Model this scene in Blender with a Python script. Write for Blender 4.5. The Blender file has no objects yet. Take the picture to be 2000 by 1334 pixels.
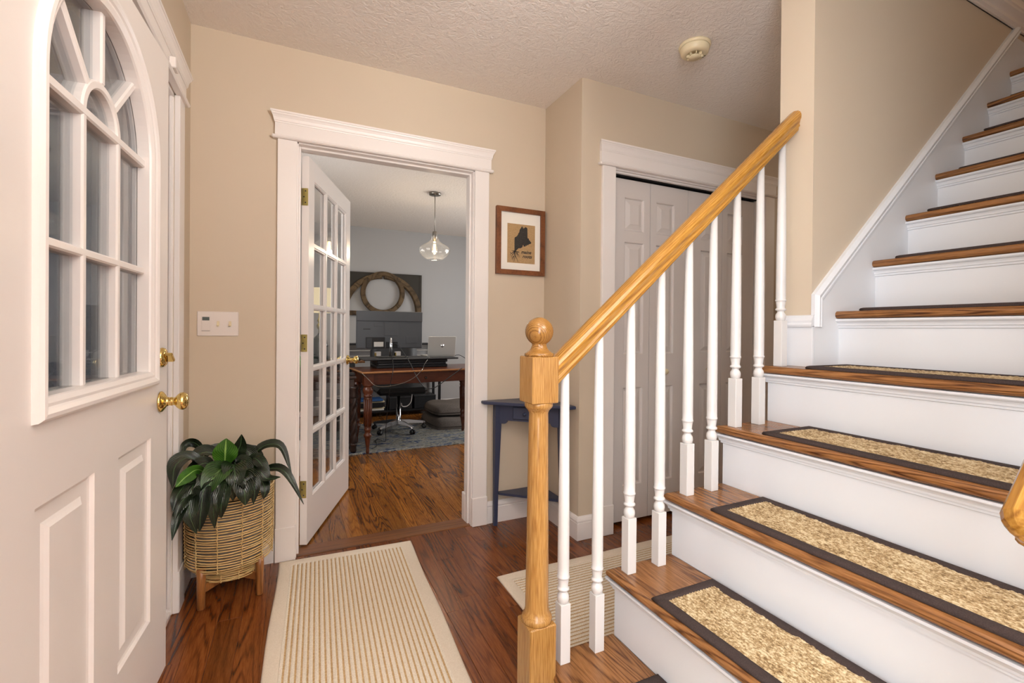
import bpy, math, random
from mathutils import Vector, Matrix
random.seed(7)
S = bpy.context.scene
COL = S.collection
rad = math.radians

# ---------------------------------------------------------------- camera
cam_d = bpy.data.cameras.new('camera')
cam = bpy.data.objects.new('camera', cam_d); COL.objects.link(cam)
F, YAW, PIT, ROLL, H, CY = 903.9369, 25.0777, -.282, .5028, 1.1467, 649.1457
cam_d.sensor_width = 36.0
cam_d.lens = 36.0 * F / 2000.0
cam_d.shift_y = (CY - 667.0) / 2000.0
cam_d.clip_start = .02
_y, _p, _r = rad(YAW), rad(PIT), rad(ROLL)
fw = Vector((math.sin(_y)*math.cos(_p), math.cos(_y)*math.cos(_p), math.sin(_p)))
r0 = Vector((math.cos(_y), -math.sin(_y), 0)); u0 = r0.cross(fw)
r1 = r0*math.cos(_r) + u0*math.sin(_r); u1 = -r0*math.sin(_r) + u0*math.cos(_r)
M = Matrix((r1, u1, -fw)).transposed().to_4x4(); M.translation = (0, 0, H)
cam.matrix_world = M
S.camera = cam

# ---------------------------------------------------------------- view + world + lights
S.view_settings.view_transform = 'Standard'
S.view_settings.look = 'None'
S.view_settings.gamma = 1.0
S.view_settings.use_curve_mapping = False
S.view_settings.exposure = -0.07
S.cycles.use_denoising = True
S.cycles.max_bounces = 10
S.cycles.diffuse_bounces = 6
S.cycles.glossy_bounces = 5
S.cycles.transparent_max_bounces = 16
S.cycles.caustics_reflective = False
S.cycles.caustics_refractive = False
W = bpy.data.worlds.new('dusk'); S.world = W; W.use_nodes = True
W.node_tree.nodes['Background'].inputs[0].default_value = (.10, .14, .22, 1)
W.node_tree.nodes['Background'].inputs[1].default_value = .22

def area(name, loc, target, sx, sy, power, color):
    l = bpy.data.lights.new(name, 'AREA'); l.shape = 'RECTANGLE'; l.size = sx; l.size_y = sy
    l.energy = power; l.color = color
    o = bpy.data.objects.new(name, l); COL.objects.link(o); o.location = loc
    o.rotation_euler = (Vector(target)-Vector(loc)).to_track_quat('-Z', 'Y').to_euler()
    return o
def bulb(name, loc, power, color, radius):
    l = bpy.data.lights.new(name, 'POINT'); l.energy = power; l.color = color; l.shadow_soft_size = radius
    o = bpy.data.objects.new(name, l); COL.objects.link(o); o.location = loc
    return o
DAY = (.86, .93, 1.0); WARM = (1.0, .80, .58)
area('daylight_rear_window', (1.9, -3.15, 1.45), (1.6, 0, 1.3), 4.2, 1.7, 70, DAY)
area('daylight_side_window', (-.41, -1.25, 1.4), (2.0, -1.45, 1.3), 1.8, 1.8, 145, (.79, .90, 1.0))
bulb('foyer_ceiling_lamp', (.22, .62, 2.15), 7.5, (1.0, .90, .79), .12)
area('added_ceiling_fill', (1.3, -1.2, 1.75), (1.3, -1.0, 3), .5, .5, 180, (1.0, .98, .96))  # added fill aimed upward to brighten the ceiling; no lamp stands there
area('office_window_daylight', (3.3, 4.6, 1.5), (1.0, 4.6, 1.1), 1.4, 1.3, 42, (1.0, .99, .97))
area('office_window_daylight_side', (-.36, 3.7, 1.5), (1.4, 3.9, 1.2), 1.0, 1.2, 18, (1.0, .99, .97))
bulb('upper_hall_lamp', (4.2, 1.6, 4.2), 48, (1, .86, .7), .15)
bulb('back_hall_lamp', (4.4, 1.65, 2.2), 10, (1, .9, .8), .1)

# ---------------------------------------------------------------- materials
def lin(h):
    v = [int(h[i:i+2], 16)/255 for i in (0, 2, 4)]
    return tuple((c/12.92 if c <= .04045 else ((c+.055)/1.055)**2.4) for c in v) + (1,)
def base_mat(name, color, rough=.5, metal=0, spec=.5):
    m = bpy.data.materials.new(name); m.use_nodes = True
    b = m.node_tree.nodes['Principled BSDF']
    b.inputs['Base Color'].default_value = lin(color)
    b.inputs['Roughness'].default_value = rough
    b.inputs['Metallic'].default_value = metal
    b.inputs['Specular IOR Level'].default_value = spec
    return m, m.node_tree, b
def nd(nt, t, **kw):
    n = nt.nodes.new(t)
    for k, v in kw.items(): setattr(n, k, v)
    return n
def noise(nt, vec, scale, detail=3, rough=.5, dist=0):
    n = nd(nt, 'ShaderNodeTexNoise'); n.inputs['Scale'].default_value = scale
    n.inputs['Detail'].default_value = detail; n.inputs['Roughness'].default_value = rough
    n.inputs['Distortion'].default_value = dist
    if vec is not None: nt.links.new(vec, n.inputs['Vector'])
    return n.outputs['Fac']
def math_(nt, op, a, b=None, c=None):
    n = nd(nt, 'ShaderNodeMath', operation=op)
    for i, v in enumerate((a, b, c)):
        if v is None: continue
        if isinstance(v, (int, float)): n.inputs[i].default_value = v
        else: nt.links.new(v, n.inputs[i])
    return n.outputs[0]
def ramp(nt, fac, stops):
    n = nd(nt, 'ShaderNodeValToRGB'); e = n.color_ramp.elements
    while len(e) < len(stops): e.new(.5)
    for i, (p, c) in enumerate(stops): e[i].position = p; e[i].color = lin(c)
    nt.links.new(fac, n.inputs[0]); return n.outputs[0]
def bump(nt, b, h, strength=.2, dist=.002):
    n = nd(nt, 'ShaderNodeBump'); n.inputs['Strength'].default_value = strength; n.inputs['Distance'].default_value = dist
    nt.links.new(h, n.inputs['Height']); nt.links.new(n.outputs[0], b.inputs['Normal'])
def coords(nt, scale=(1, 1, 1), rand=False):
    tc = nd(nt, 'ShaderNodeTexCoord'); v = tc.outputs['Object']
    if rand:
        oi = nd(nt, 'ShaderNodeObjectInfo'); a = nd(nt, 'ShaderNodeVectorMath', operation='ADD')
        s = nd(nt, 'ShaderNodeVectorMath', operation='SCALE'); cx = nd(nt, 'ShaderNodeCombineXYZ')
        for i in range(3): nt.links.new(oi.outputs['Random'], cx.inputs[i])
        nt.links.new(cx.outputs[0], s.inputs[0]); s.inputs['Scale'].default_value = 37.3
        nt.links.new(v, a.inputs[0]); nt.links.new(s.outputs[0], a.inputs[1]); v = a.outputs[0]
    mp = nd(nt, 'ShaderNodeMapping'); mp.inputs['Scale'].default_value = scale
    nt.links.new(v, mp.inputs[0]); return mp.outputs[0]
def wood(name, dark, mid, light, grain=(1, .07, 1), freq=620, amp=30, rough=.35, tint=.25, line=.5, flecks=None, pore=.8, fk=.22, ak=3.2):
    """stained oak: distorted growth lines, fine pores and slow colour drift along the grain"""
    m, nt, b = base_mat(name, mid, rough)
    v = coords(nt, grain, True)
    dp = nd(nt, 'ShaderNodeVectorMath', operation='DOT_PRODUCT'); dp.inputs[1].default_value = (1, .9, .8); nt.links.new(v, dp.inputs[0])
    n1 = noise(nt, v, 5.5, 2, .5); n2 = noise(nt, v, 24, 2, .5)
    ph = math_(nt, 'ADD', math_(nt, 'MULTIPLY', dp.outputs['Value'], freq*fk), math_(nt, 'MULTIPLY', n1, amp*ak))
    ph = math_(nt, 'ADD', ph, math_(nt, 'MULTIPLY', n2, amp*.3))
    s = math_(nt, 'POWER', math_(nt, 'MULTIPLY_ADD', math_(nt, 'SINE', ph), .5, .5), 3.0)
    k = noise(nt, v, 9, 2, .5)                         # lines come and go
    s = math_(nt, 'MULTIPLY', s, math_(nt, 'MULTIPLY_ADD', k, 1.6, -.25))
    f = noise(nt, v, 330, 2, .6); f2 = noise(nt, v, 14, 3, .6)
    x = math_(nt, 'ADD', math_(nt, 'MULTIPLY', s, line), math_(nt, 'MULTIPLY', math_(nt, 'SUBTRACT', f, .5), pore))
    x = math_(nt, 'ADD', x, math_(nt, 'MULTIPLY', math_(nt, 'SUBTRACT', f2, .5), .55))
    x = math_(nt, 'ADD', x, .30)
    col = ramp(nt, x, [(0.02, light), (.36, mid), (.85, dark)])
    oi = nd(nt, 'ShaderNodeObjectInfo'); hs = nd(nt, 'ShaderNodeHueSaturation')
    nt.links.new(math_(nt, 'MULTIPLY_ADD', oi.outputs['Random'], tint, 1-tint*.5), hs.inputs['Value']); nt.links.new(col, hs.inputs['Color'])
    out = hs.outputs[0]
    if flecks:
        fl = noise(nt, v, 170, 2, .6); kk = math_(nt, 'GREATER_THAN', fl, .72)
        mx = nd(nt, 'ShaderNodeMix', data_type='RGBA'); nt.links.new(kk, mx.inputs[0]); nt.links.new(out, mx.inputs[6])
        mx.inputs[7].default_value = lin(flecks); out = mx.outputs[2]
    nt.links.new(out, b.inputs['Base Color']); bump(nt, b, x, .06, .0006)
    return m
def paint(name, color, rough=.4, bscale=260, bstr=.05, var=.03, spec=.4):
    m, nt, b = base_mat(name, color, rough, 0, spec)
    v = coords(nt)
    n = noise(nt, v, bscale, 2); bump(nt, b, n, bstr, .001)
    n2 = noise(nt, v, 2.5, 3)
    hs = nd(nt, 'ShaderNodeHueSaturation'); hs.inputs['Color'].default_value = lin(color)
    nt.links.new(math_(nt, 'MULTIPLY_ADD', n2, var*2, 1-var), hs.inputs['Value'])
    nt.links.new(hs.outputs[0], b.inputs['Base Color'])
    return m
def fabric(name, c1, c2, scale=300, rough=.9, bstr=.4, sheen=0, spec=.15):
    m, nt, b = base_mat(name, c1, rough, 0, spec)
    v = coords(nt); n = noise(nt, v, scale, 3, .6)
    nt.links.new(ramp(nt, n, [(.3, c1), (.7, c2)]), b.inputs['Base Color']); bump(nt, b, n, bstr, .002)
    return m
def metal(name, color, rough=.2, m_=1.0):
    m, nt, b = base_mat(name, color, rough, m_); v = coords(nt)
    n = noise(nt, v, 90, 2); nt.links.new(math_(nt, 'MULTIPLY_ADD', n, .12, rough-.06), b.inputs['Roughness'])
    return m
def glass(name, tint='FFFFFF', rough=.0, haze=0):
    m = bpy.data.materials.new(name); m.use_nodes = True; nt = m.node_tree
    nt.nodes.remove(nt.nodes['Principled BSDF'])
    fr = nd(nt, 'ShaderNodeFresnel'); ge = nd(nt, 'ShaderNodeNewGeometry')
    nt.links.new(math_(nt, 'MULTIPLY_ADD', ge.outputs['Backfacing'], 1/1.5-1.5, 1.5), fr.inputs[0])
    n = noise(nt, coords(nt), 4, 2)
    bp = nd(nt, 'ShaderNodeBump'); bp.inputs['Strength'].default_value = .04; bp.inputs['Distance'].default_value = .01
    nt.links.new(n, bp.inputs['Height'])
    tr = nd(nt, 'ShaderNodeBsdfTransparent'); tr.inputs[0].default_value = lin(tint)
    gl = nd(nt, 'ShaderNodeBsdfGlossy'); gl.inputs['Roughness'].default_value = rough
    nt.links.new(bp.outputs[0], gl.inputs['Normal'])
    mx = nd(nt, 'ShaderNodeMixShader')
    nt.links.new(fr.outputs[0], mx.inputs[0]); nt.links.new(tr.outputs[0], mx.inputs[1]); nt.links.new(gl.outputs[0], mx.inputs[2])
    out = mx.outputs[0]
    if haze:
        tl = nd(nt, 'ShaderNodeBsdfTranslucent'); m2 = nd(nt, 'ShaderNodeMixShader'); m2.inputs[0].default_value = haze
        nt.links.new(out, m2.inputs[1]); nt.links.new(tl.outputs[0], m2.inputs[2]); out = m2.outputs[0]
    nt.links.new(out, nt.nodes['Material Output'].inputs[0])
    return m
def emit(name, color, strength):
    m = bpy.data.materials.new(name); m.use_nodes = True; nt = m.node_tree
    e = nd(nt, 'ShaderNodeEmission'); e.inputs[0].default_value = lin(color); e.inputs[1].default_value = strength
    nt.nodes.remove(nt.nodes['Principled BSDF']); nt.links.new(e.outputs[0], nt.nodes['Material Output'].inputs[0])
    return m

MT = {}
MT['beige'] = paint('beige_wall_paint', 'CCBDA8', .55, 220, .06, .02)
MT['grey_wall'] = paint('grey_office_paint', 'B4B4B5', .55, 220, .06, .02)
MT['trim'] = paint('white_trim_gloss', 'EDE7E3', .28, 60, .04, .015, .5)
MT['door'] = paint('front_door_paint', 'E8E1DC', .34, 70, .04, .02, .5)
MT['bifold'] = paint('bifold_door_paint', 'D9D2CE', .4, 120, .05, .02)
MT['stair_white'] = paint('stair_riser_paint', 'DFE1E5', .38, 25, .10, .025, .4)
MT['baluster'] = paint('baluster_paint', 'DAD8D6', .3, 60, .04, .02, .5)
MT['navy'] = paint('navy_table_paint', '353B52', .35, 90, .05, .05)
m, nt, b = base_mat('textured_ceiling', 'F0E9E3', .8, 0, .2)
v = coords(nt); n1 = noise(nt, v, 26, 4, .6, 1.6); n2 = noise(nt, v, 90, 3, .6, 1.0)
bump(nt, b, math_(nt, 'ADD', n1, math_(nt, 'MULTIPLY', n2, .4)), .9, .008); MT['ceiling'] = m
Y_ = (1, .06, 1); Z_ = (1, 1, .05); X_ = (.06, 1, 1)
MT['plank'] = wood('oak_floor_stain', '3A1C0C', '733D19', '8A5026', Y_, 620, 52, .25, .34, .55)
MT['plank_worn'] = wood('worn_oak_floor_stain', '3A1C0C', '723D1A', '885128', Y_, 620, 52, .28, .3, .45, 'A06C40')
MT['plank_office'] = wood('office_oak_floor', '371A0A', '8A5524', 'A4702F', Y_, 560, 60, .22, .5, .6)
MT['threshold'] = wood('threshold_oak', '452411', '7A4D2B', '8E5E38', X_, 600, 16, .32, .2, .4)
MT['tread'] = wood('oak_tread_stain', '46240F', '8C5E34', 'A67648', Y_, 560, 74, .26, .18, .7)
MT['rail'] = wood('honey_oak_rail', '7C4C15', 'B17F36', 'CA9C50', X_, 700, 16, .2, .1, .42, None, .8, 1.0, 1.2)
MT['newel'] = wood('honey_oak_newel', '7C5020', 'A57A40', 'B88D52', Z_, 900, 10, .26, .1, .30, None, 1.2, 1.0, 1.4)
MT['ball'] = wood('honey_oak_ball', '66401A', '9A6E36', 'AE8246', (1.3, 1.3, .9), 900, 6, .2, .05, .6, None, .5, .8, 1)
MT['frame_wood'] = wood('walnut_frame_wood', '45230F', '744220', '87532C', (.3, .3, .3), 420, 14, .4, .2, .4)
MT['leg_wood'] = wood('acacia_leg_wood', '4A2812', '935E30', 'AC7744', Z_, 500, 14, .36, .2, .5)
MT['mahogany'] = wood('mahogany_desk_wood', '281006', '542815', '6A3A20', X_, 500, 14, .28, .2, .35)
MT['mahogany_top'] = wood('worn_mahogany_edge', '7A4825', 'AC7546', 'C08A5C', X_, 500, 14, .3, .1, .3)
MT['dark_wood'] = wood('dark_carved_wood', '140C08', '30201A', '44302A', Z_, 500, 14, .33, .2, .35)
MT['old_wood'] = wood('weathered_frame_wood', '2A2116', '5E4B34', '7E694B', (.4, .4, .4), 200, 20, .8, .1, .6)
MT['old_dark'] = paint('weathered_dark_paint', '3B3833', .8, 60, .3, .25)
MT['cane'] = wood('rattan_cane', '7A5B2E', 'CBAA70', 'DEC48E', (1, 1, 1), 120, 8, .5, .12, .3, None, .3)
MT['pot'] = paint('grey_planter_liner', '847E78', .7, 80, .2, .1)
MT['soil'] = fabric('potting_soil', '1C130D', '33241A', 120)
MT['binding'] = fabric('brown_cloth_binding', '3A302E', '4A3F3C', 420, .9, .35)
MT['cream_bind'] = fabric('cream_rug_binding', 'D9CCB8', 'E6DAC8', 260, .95, .5)
MT['brass'] = metal('polished_brass', 'E2C67C', .12)
MT['brass_pale'] = metal('satin_brass', 'C9BA72', .35)
MT['chrome'] = metal('chrome', 'D5D6D8', .12)
MT['nickel'] = metal('brushed_nickel', '9A958D', .3)
MT['silver'] = metal('laptop_silver', 'C9C7C2', .4, .55)
MT['black'] = paint('black_plastic', '1B1B1D', .4, 200, .05, .1)
MT['charcoal'] = paint('charcoal_plastic', '4A4C50', .42, 300, .05, .06)
MT['charcoal_dark'] = paint('dark_plastic', '303134', .45, 300, .05, .06)
MT['rubber'] = paint('grey_rubber', '5A4A3C', .7)
MT['white_plastic'] = paint('white_plastic', 'E4DCD6', .35, 200, .02, .01)
MT['ivory'] = paint('ivory_plastic', 'E0D2B0', .35, 200, .02, .02)
MT['lcd'] = paint('lcd_grey', '5C6460', .25, 200, .02, .02)
MT['paper'] = paint('paper', 'E9E4DA', .8)
MT['blue_paper'] = paint('blue_folder', '2F5E9A', .6)
MT['fleece'] = fabric('grey_fleece', '5B544F', '6D6560', 90, .95, .6)
MT['glass'] = glass('window_glass'); MT['glass_dim'] = glass('door_glass', 'F2F4F5')
MT['lamp_glass'] = glass('clear_lamp_glass', 'FFFFFF', haze=.012); MT['green_glass'] = glass('green_bottle_glass', '4E7A68')
MT['filament'] = emit('glowing_filament', 'FFC060', 60)
MT['shade'] = emit('lit_lamp_shade', 'FFE7B8', 1.1)
MT['outside_dark'] = paint('dark_outdoor_panel', '20242C', .8)
def leafmat(name, c1, c2, rib):
    m, nt, b = base_mat(name, c1, .27, 0, .6)
    at = nd(nt, 'ShaderNodeUVMap'); sp = nd(nt, 'ShaderNodeSeparateXYZ'); nt.links.new(at.outputs[0], sp.inputs[0])
    d = math_(nt, 'ABSOLUTE', math_(nt, 'SUBTRACT', sp.outputs[0], .5))
    vein = math_(nt, 'SINE', math_(nt, 'MULTIPLY', math_(nt, 'SUBTRACT', sp.outputs[1], d), 70))
    n = noise(nt, coords(nt), 18, 3)
    x = math_(nt, 'ADD', math_(nt, 'MULTIPLY', vein, .12), n)
    c = ramp(nt, x, [(.3, c1), (.75, c2)])
    mx = nd(nt, 'ShaderNodeMix', data_type='RGBA'); nt.links.new(math_(nt, 'LESS_THAN', d, .035), mx.inputs[0])
    nt.links.new(c, mx.inputs[6]); mx.inputs[7].default_value = lin(rib)
    nt.links.new(mx.outputs[2], b.inputs['Base Color']); bump(nt, b, vein, .25, .002)
    return m
LM = [leafmat('dark_leaf', '0D150C', '22311A', '384C30'), leafmat('bright_leaf', '2C5416', '4B7E22', '8FB65A'), leafmat('mid_leaf', '1E3416', '3A5A26', '5A7A3E')]
# woven stair pad field, rug fields
m, nt, b = base_mat('seagrass_weave', 'C0A06A', .75, 0, .25)
v = coords(nt, (1, .6, 1)); n = noise(nt, v, 190, 3, .7); n2 = noise(nt, v, 30, 2)
nt.links.new(ramp(nt, math_(nt, 'ADD', math_(nt, 'MULTIPLY', n, .8), math_(nt, 'MULTIPLY', n2, .2)), [(.36, '6C5435'), (.48, 'AB9169'), (.60, 'D8C8A4')]), b.inputs['Base Color'])
MT['seagrass'] = m
def stripe_mat(name, pitch):
    m, nt, b = base_mat(name, 'E6DCCB', .95, 0, .1)
    tc = nd(nt, 'ShaderNodeTexCoord'); sp = nd(nt, 'ShaderNodeSeparateXYZ'); nt.links.new(tc.outputs['Object'], sp.inputs[0])
    fr = math_(nt, 'FRACT', math_(nt, 'DIVIDE', sp.outputs[0], pitch))
    k = math_(nt, 'LESS_THAN', math_(nt, 'ABSOLUTE', math_(nt, 'SUBTRACT', fr, .5)), .17)
    n = noise(nt, tc.outputs['Object'], 190, 3, .6)
    cr = ramp(nt, n, [(.3, 'D6CAB6'), (.65, 'EBE2D2')]); tn = ramp(nt, n, [(.3, 'AC8A5E'), (.7, 'D0B48A')])
    mx = nd(nt, 'ShaderNodeMix', data_type='RGBA'); nt.links.new(k, mx.inputs[0]); nt.links.new(cr, mx.inputs[6]); nt.links.new(tn, mx.inputs[7])
    nt.links.new(mx.outputs[2], b.inputs['Base Color']); bump(nt, b, n, .5, .003)
    return m
MT['stripe'] = stripe_mat('cream_tan_striped_weave', .0186)
m, nt, b = base_mat('blue_persian_pile', '5A6478', .95, 0, .1)
v = coords(nt, (.5, 1.6, 1)); n = noise(nt, v, 14, 5, .75, .8); n2 = noise(nt, v, 60, 3, .7)
nt.links.new(ramp(nt, math_(nt, 'ADD', math_(nt, 'MULTIPLY', n, .7), math_(nt, 'MULTIPLY', n2, .3)), [(.36, '1A2640'), (.45, '44536F'), (.51, 'A5A192'), (.58, '35383F'), (.68, 'AFA895')]), b.inputs['Base Color'])
bump(nt, b, n2, .6, .004); MT['persian'] = m
m, nt, b = base_mat('burlap', 'B08B57', .9, 0, .1)
v = coords(nt, (1, 1, 1)); n = noise(nt, v, 420, 2, .6)
nt.links.new(ramp(nt, n, [(.3, '957750'), (.7, 'C0A27A')]), b.inputs['Base Color']); MT['burlap'] = m
m, nt, b = base_mat('black_ink', '2C2926', .8); n = noise(nt, coords(nt), 300, 2)
nt.links.new(ramp(nt, n, [(.3, '231F1C'), (.7, '3A3631')]), b.inputs['Base Color']); MT['ink'] = m

# ---------------------------------------------------------------- geometry helpers
class G:
    """collects shapes; make() links them as one mesh object"""
    def __init__(s): s.v = []; s.f = []; s.sm = []; s.uv = {}
    def add(s, vs, fs, smooth=False):
        o = len(s.v); s.v += [tuple(p) for p in vs]
        for f in fs: s.f.append(tuple(i+o for i in f)); s.sm.append(smooth)
        return s
    def box(s, x0, x1, y0, y1, z0, z1):
        vs = [(x, y, z) for z in (z0, z1) for y in (y0, y1) for x in (x0, x1)]
        return s.add(vs, [(0, 2, 3, 1), (4, 5, 7, 6), (0, 1, 5, 4), (2, 6, 7, 3), (0, 4, 6, 2), (1, 3, 7, 5)])
    def bbox(s, x0, x1, y0, y1, z0, z1, c=.003):
        """box with chamfered edges"""
        c = min(c, (x1-x0)*.45, (y1-y0)*.45, (z1-z0)*.45)
        vs = []
        for z in (z0, z1):
            for y in (y0, y1):
                for x in (x0, x1):
                    sx = c if x == x0 else -c; sy = c if y == y0 else -c; sz = c if z == z0 else -c
                    vs += [(x, y+sy, z+sz), (x+sx, y, z+sz), (x+sx, y+sy, z)]
        k = lambda i, a: i*3+a
        fs = []
        fs += [(k(0,0),k(4,0),k(6,0),k(2,0)), (k(1,0),k(3,0),k(7,0),k(5,0)), (k(0,1),k(1,1),k(5,1),k(4,1)), (k(2,1),k(6,1),k(7,1),k(3,1)), (k(0,2),k(2,2),k(3,2),k(1,2)), (k(4,2),k(5,2),k(7,2),k(6,2))]
        for a, b_ in ((0,1),(2,3),(4,5),(6,7)): fs.append((k(a,1),k(a,2),k(b_,2),k(b_,1)))
        for a, b_ in ((0,2),(1,3),(4,6),(5,7)): fs.append((k(a,0),k(a,2),k(b_,2),k(b_,0)))
        for a, b_ in ((0,4),(1,5),(2,6),(3,7)): fs.append((k(a,0),k(a,1),k(b_,1),k(b_,0)))
        for i in range(8): fs.append((k(i,0),k(i,1),k(i,2)))
        return s.add(vs, fs)
    def prism(s, prof, path, close=True, smooth=False):
        """prof: list of functions/2D pts already placed: path is list of lists of 3D points (sections)"""
        n = len(path[0]); vs = [p for sec in path for p in sec]; fs = []
        for a in range(len(path)-1):
            for i in range(n if close else n-1):
                j = (i+1) % n; fs.append((a*n+i, a*n+j, (a+1)*n+j, (a+1)*n+i))
        s.add(vs, fs, smooth)
        if close:
            s.add(path[0], [tuple(range(n))[::-1]]); s.add(path[-1], [tuple(range(n))])
        return s
    def lathe(s, prof, c=(0, 0, 0), n=24, axis='Z', smooth=True):
        """prof [(r, h)], axis of turning"""
        vs = []; fs = []
        for r, h in prof:
            for i in range(n):
                a = 2*math.pi*i/n; p = (r*math.cos(a), r*math.sin(a), h)
                if axis == 'X': p = (p[2], p[0], p[1])
                if axis == 'Y': p = (p[0], p[2], p[1])
                vs.append((p[0]+c[0], p[1]+c[1], p[2]+c[2]))
        m_ = len(prof)
        for a in range(m_-1):
            for i in range(n): fs.append((a*n+i, a*n+(i+1) % n, (a+1)*n+(i+1) % n, (a+1)*n+i))
        fs.append(tuple(range(n))[::-1]); fs.append(tuple(range((m_-1)*n, m_*n)))
        return s.add(vs, fs, smooth)
    def tube(s, pts, r, n=8, closed=False, r1=None, smooth=True):
        pts = [Vector(p) for p in pts]; m_ = len(pts); vs = []; fs = []
        up = None
        for i, p in enumerate(pts):
            if closed: t = (pts[(i+1) % m_]-pts[i-1])
            else: t = pts[min(i+1, m_-1)]-pts[max(i-1, 0)]
            t.normalize()
            if up is None: up = Vector((0, 0, 1)) if abs(t.z) < .9 else Vector((1, 0, 0))
            a = t.cross(up).normalized(); b_ = a.cross(t).normalized(); up = b_
            rr = r if r1 is None else r+(r1-r)*i/max(1, m_-1)
            for k in range(n):
                q = 2*math.pi*k/n; vs.append(p+a*rr*math.cos(q)+b_*rr*math.sin(q))
        for i in range(m_ if closed else m_-1):
            for k in range(n): fs.append((i*n+k, i*n+(k+1) % n, ((i+1) % m_)*n+(k+1) % n, ((i+1) % m_)*n+k))
        if not closed: fs += [tuple(range(n))[::-1], tuple(range((m_-1)*n, m_*n))]
        return s.add(vs, fs, smooth)
    def xf(s, fn): s.v = [tuple(fn(Vector(p))) for p in s.v]; return s
    def make(s, name, mat, parent=None, origin=None, flip=False):
        me = bpy.data.meshes.new(name)
        o3 = Vector(origin) if origin else Vector((0, 0, 0))
        me.from_pydata([tuple(Vector(p)-o3) for p in s.v], [], s.f)
        me.polygons.foreach_set('use_smooth', s.sm)
        me.materials.append(MT[mat] if isinstance(mat, str) else mat)
        me.validate(); 
        import bmesh
        bm = bmesh.new(); bm.from_mesh(me); bmesh.ops.recalc_face_normals(bm, faces=bm.faces); bm.to_mesh(me); bm.free()
        o = bpy.data.objects.new(name, me); COL.objects.link(o); o.location = o3
        if parent: link(o, parent)
        return o
def wloc(o):
    p = Vector((0, 0, 0)); 
    return o.matrix_basis if o.parent is None else wloc(o.parent) @ o.matrix_basis
def link(o, parent):
    """parent keeping the world placement"""
    w = o.matrix_basis.copy(); o.parent = parent; o.matrix_basis = wloc(parent).inverted() @ w
    return o
def orient(o, rot):
    """turn the object's own axes without moving its surface"""
    m3 = rot.to_matrix() if hasattr(rot, 'to_matrix') else rot
    o.data.transform(m3.inverted().to_4x4()); o.matrix_basis = o.matrix_basis @ m3.to_4x4(); return o
def tag(o, label=None, cat=None, group=None, kind=None):
    if label: o['label'] = label
    if cat: o['category'] = cat
    if group: o['group'] = group
    if kind: o['kind'] = kind
    return o
def thing(name, label, cat, loc=(0, 0, 0), rz=0, group=None):
    o = bpy.data.objects.new(name, None); COL.objects.link(o); o.empty_display_size = .1
    o.location = loc; o.rotation_euler = (0, 0, rz); return tag(o, label, cat, group)
def struct(name, loc=(0, 0, 0), rz=0):
    o = bpy.data.objects.new(name, None); COL.objects.link(o); o.empty_display_size = .1
    o.location = loc; o.rotation_euler = (0, 0, rz); o['kind'] = 'structure'; return o
def st(o): o['kind'] = 'structure'; return o
def bez(p, n=14):
    """smooth curve through points (Catmull-Rom)"""
    p = [Vector(q) for q in p]; P = [p[0]*2-p[1]] + p + [p[-1]*2-p[-2]]; out = []
    for i in range(1, len(P)-2):
        for k in range(n):
            t = k/n
            out.append(.5*((2*P[i])+(-P[i-1]+P[i+1])*t+(2*P[i-1]-5*P[i]+4*P[i+1]-P[i+2])*t*t+(-P[i-1]+3*P[i]-3*P[i+1]+P[i+2])*t**3))
    out.append(p[-1]); return out
def local(root, g, name, mat):
    """mesh given in the root's own coordinates"""
    o = g.make(name, mat); o.parent = root; return o

# ---------------------------------------------------------------- room shell
XD, YA, XS, YB, ZC, XP, YW, YP = -.44, 2.5434, 1.41, 2.137, 2.5305, 1.6886, 1.0565, 1.185
RUN, RISE, X1 = .2327, .2045, .645
fl = struct('floor')
G().box(-1.2, 6, -3.3, 2.545, -.06, -.003).make('floor_slab', 'plank', fl)
fo = struct('floor_office')
G().box(-.6, 3.5, 2.545, 6.7, -.06, -.003).make('floor_slab', 'plank_office', fo)
def planks(parent, x0, x1, y0, y1, mats, w=.083, seed=1, skip=None):
    rg = random.Random(seed); x = x0
    while x < x1-.005:
        y = y0 - rg.uniform(0, .6); xe = min(x+w, x1)
        while y < y1:
            L = rg.choice((.35, .55, .7, .9, 1.1, 1.3)); ya, yb = max(y, y0), min(y+L, y1); y += L
            if yb-ya < .02 or (skip and skip(x, ya, yb)): continue
            g = G().bbox(x+.0003, xe-.0003, ya+.0003, yb-.0003, -.018, 0, .0012)
            g.make('plank', mats[0] if rg.random() < .75 else mats[-1], parent, origin=((x+xe)/2, (ya+yb)/2, 0))
        x += w
planks(fl, -.435, .965, .95, 2.545, ('plank', 'plank_worn'), seed=3)
planks(fl, .965, 1.405, 1.19, 2.545, ('plank', 'plank_worn'), seed=4)
planks(fl, 1.405, 2.95, 1.19, 2.13, ('plank', 'plank'), seed=5)
planks(fo, -.40, 2.2, 2.665, 4.55, ('plank_office',), seed=6)
G().bbox(-.03, .97, 2.547, 2.663, -.015, .004, .003).make('threshold_board', 'threshold', fl)

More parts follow.
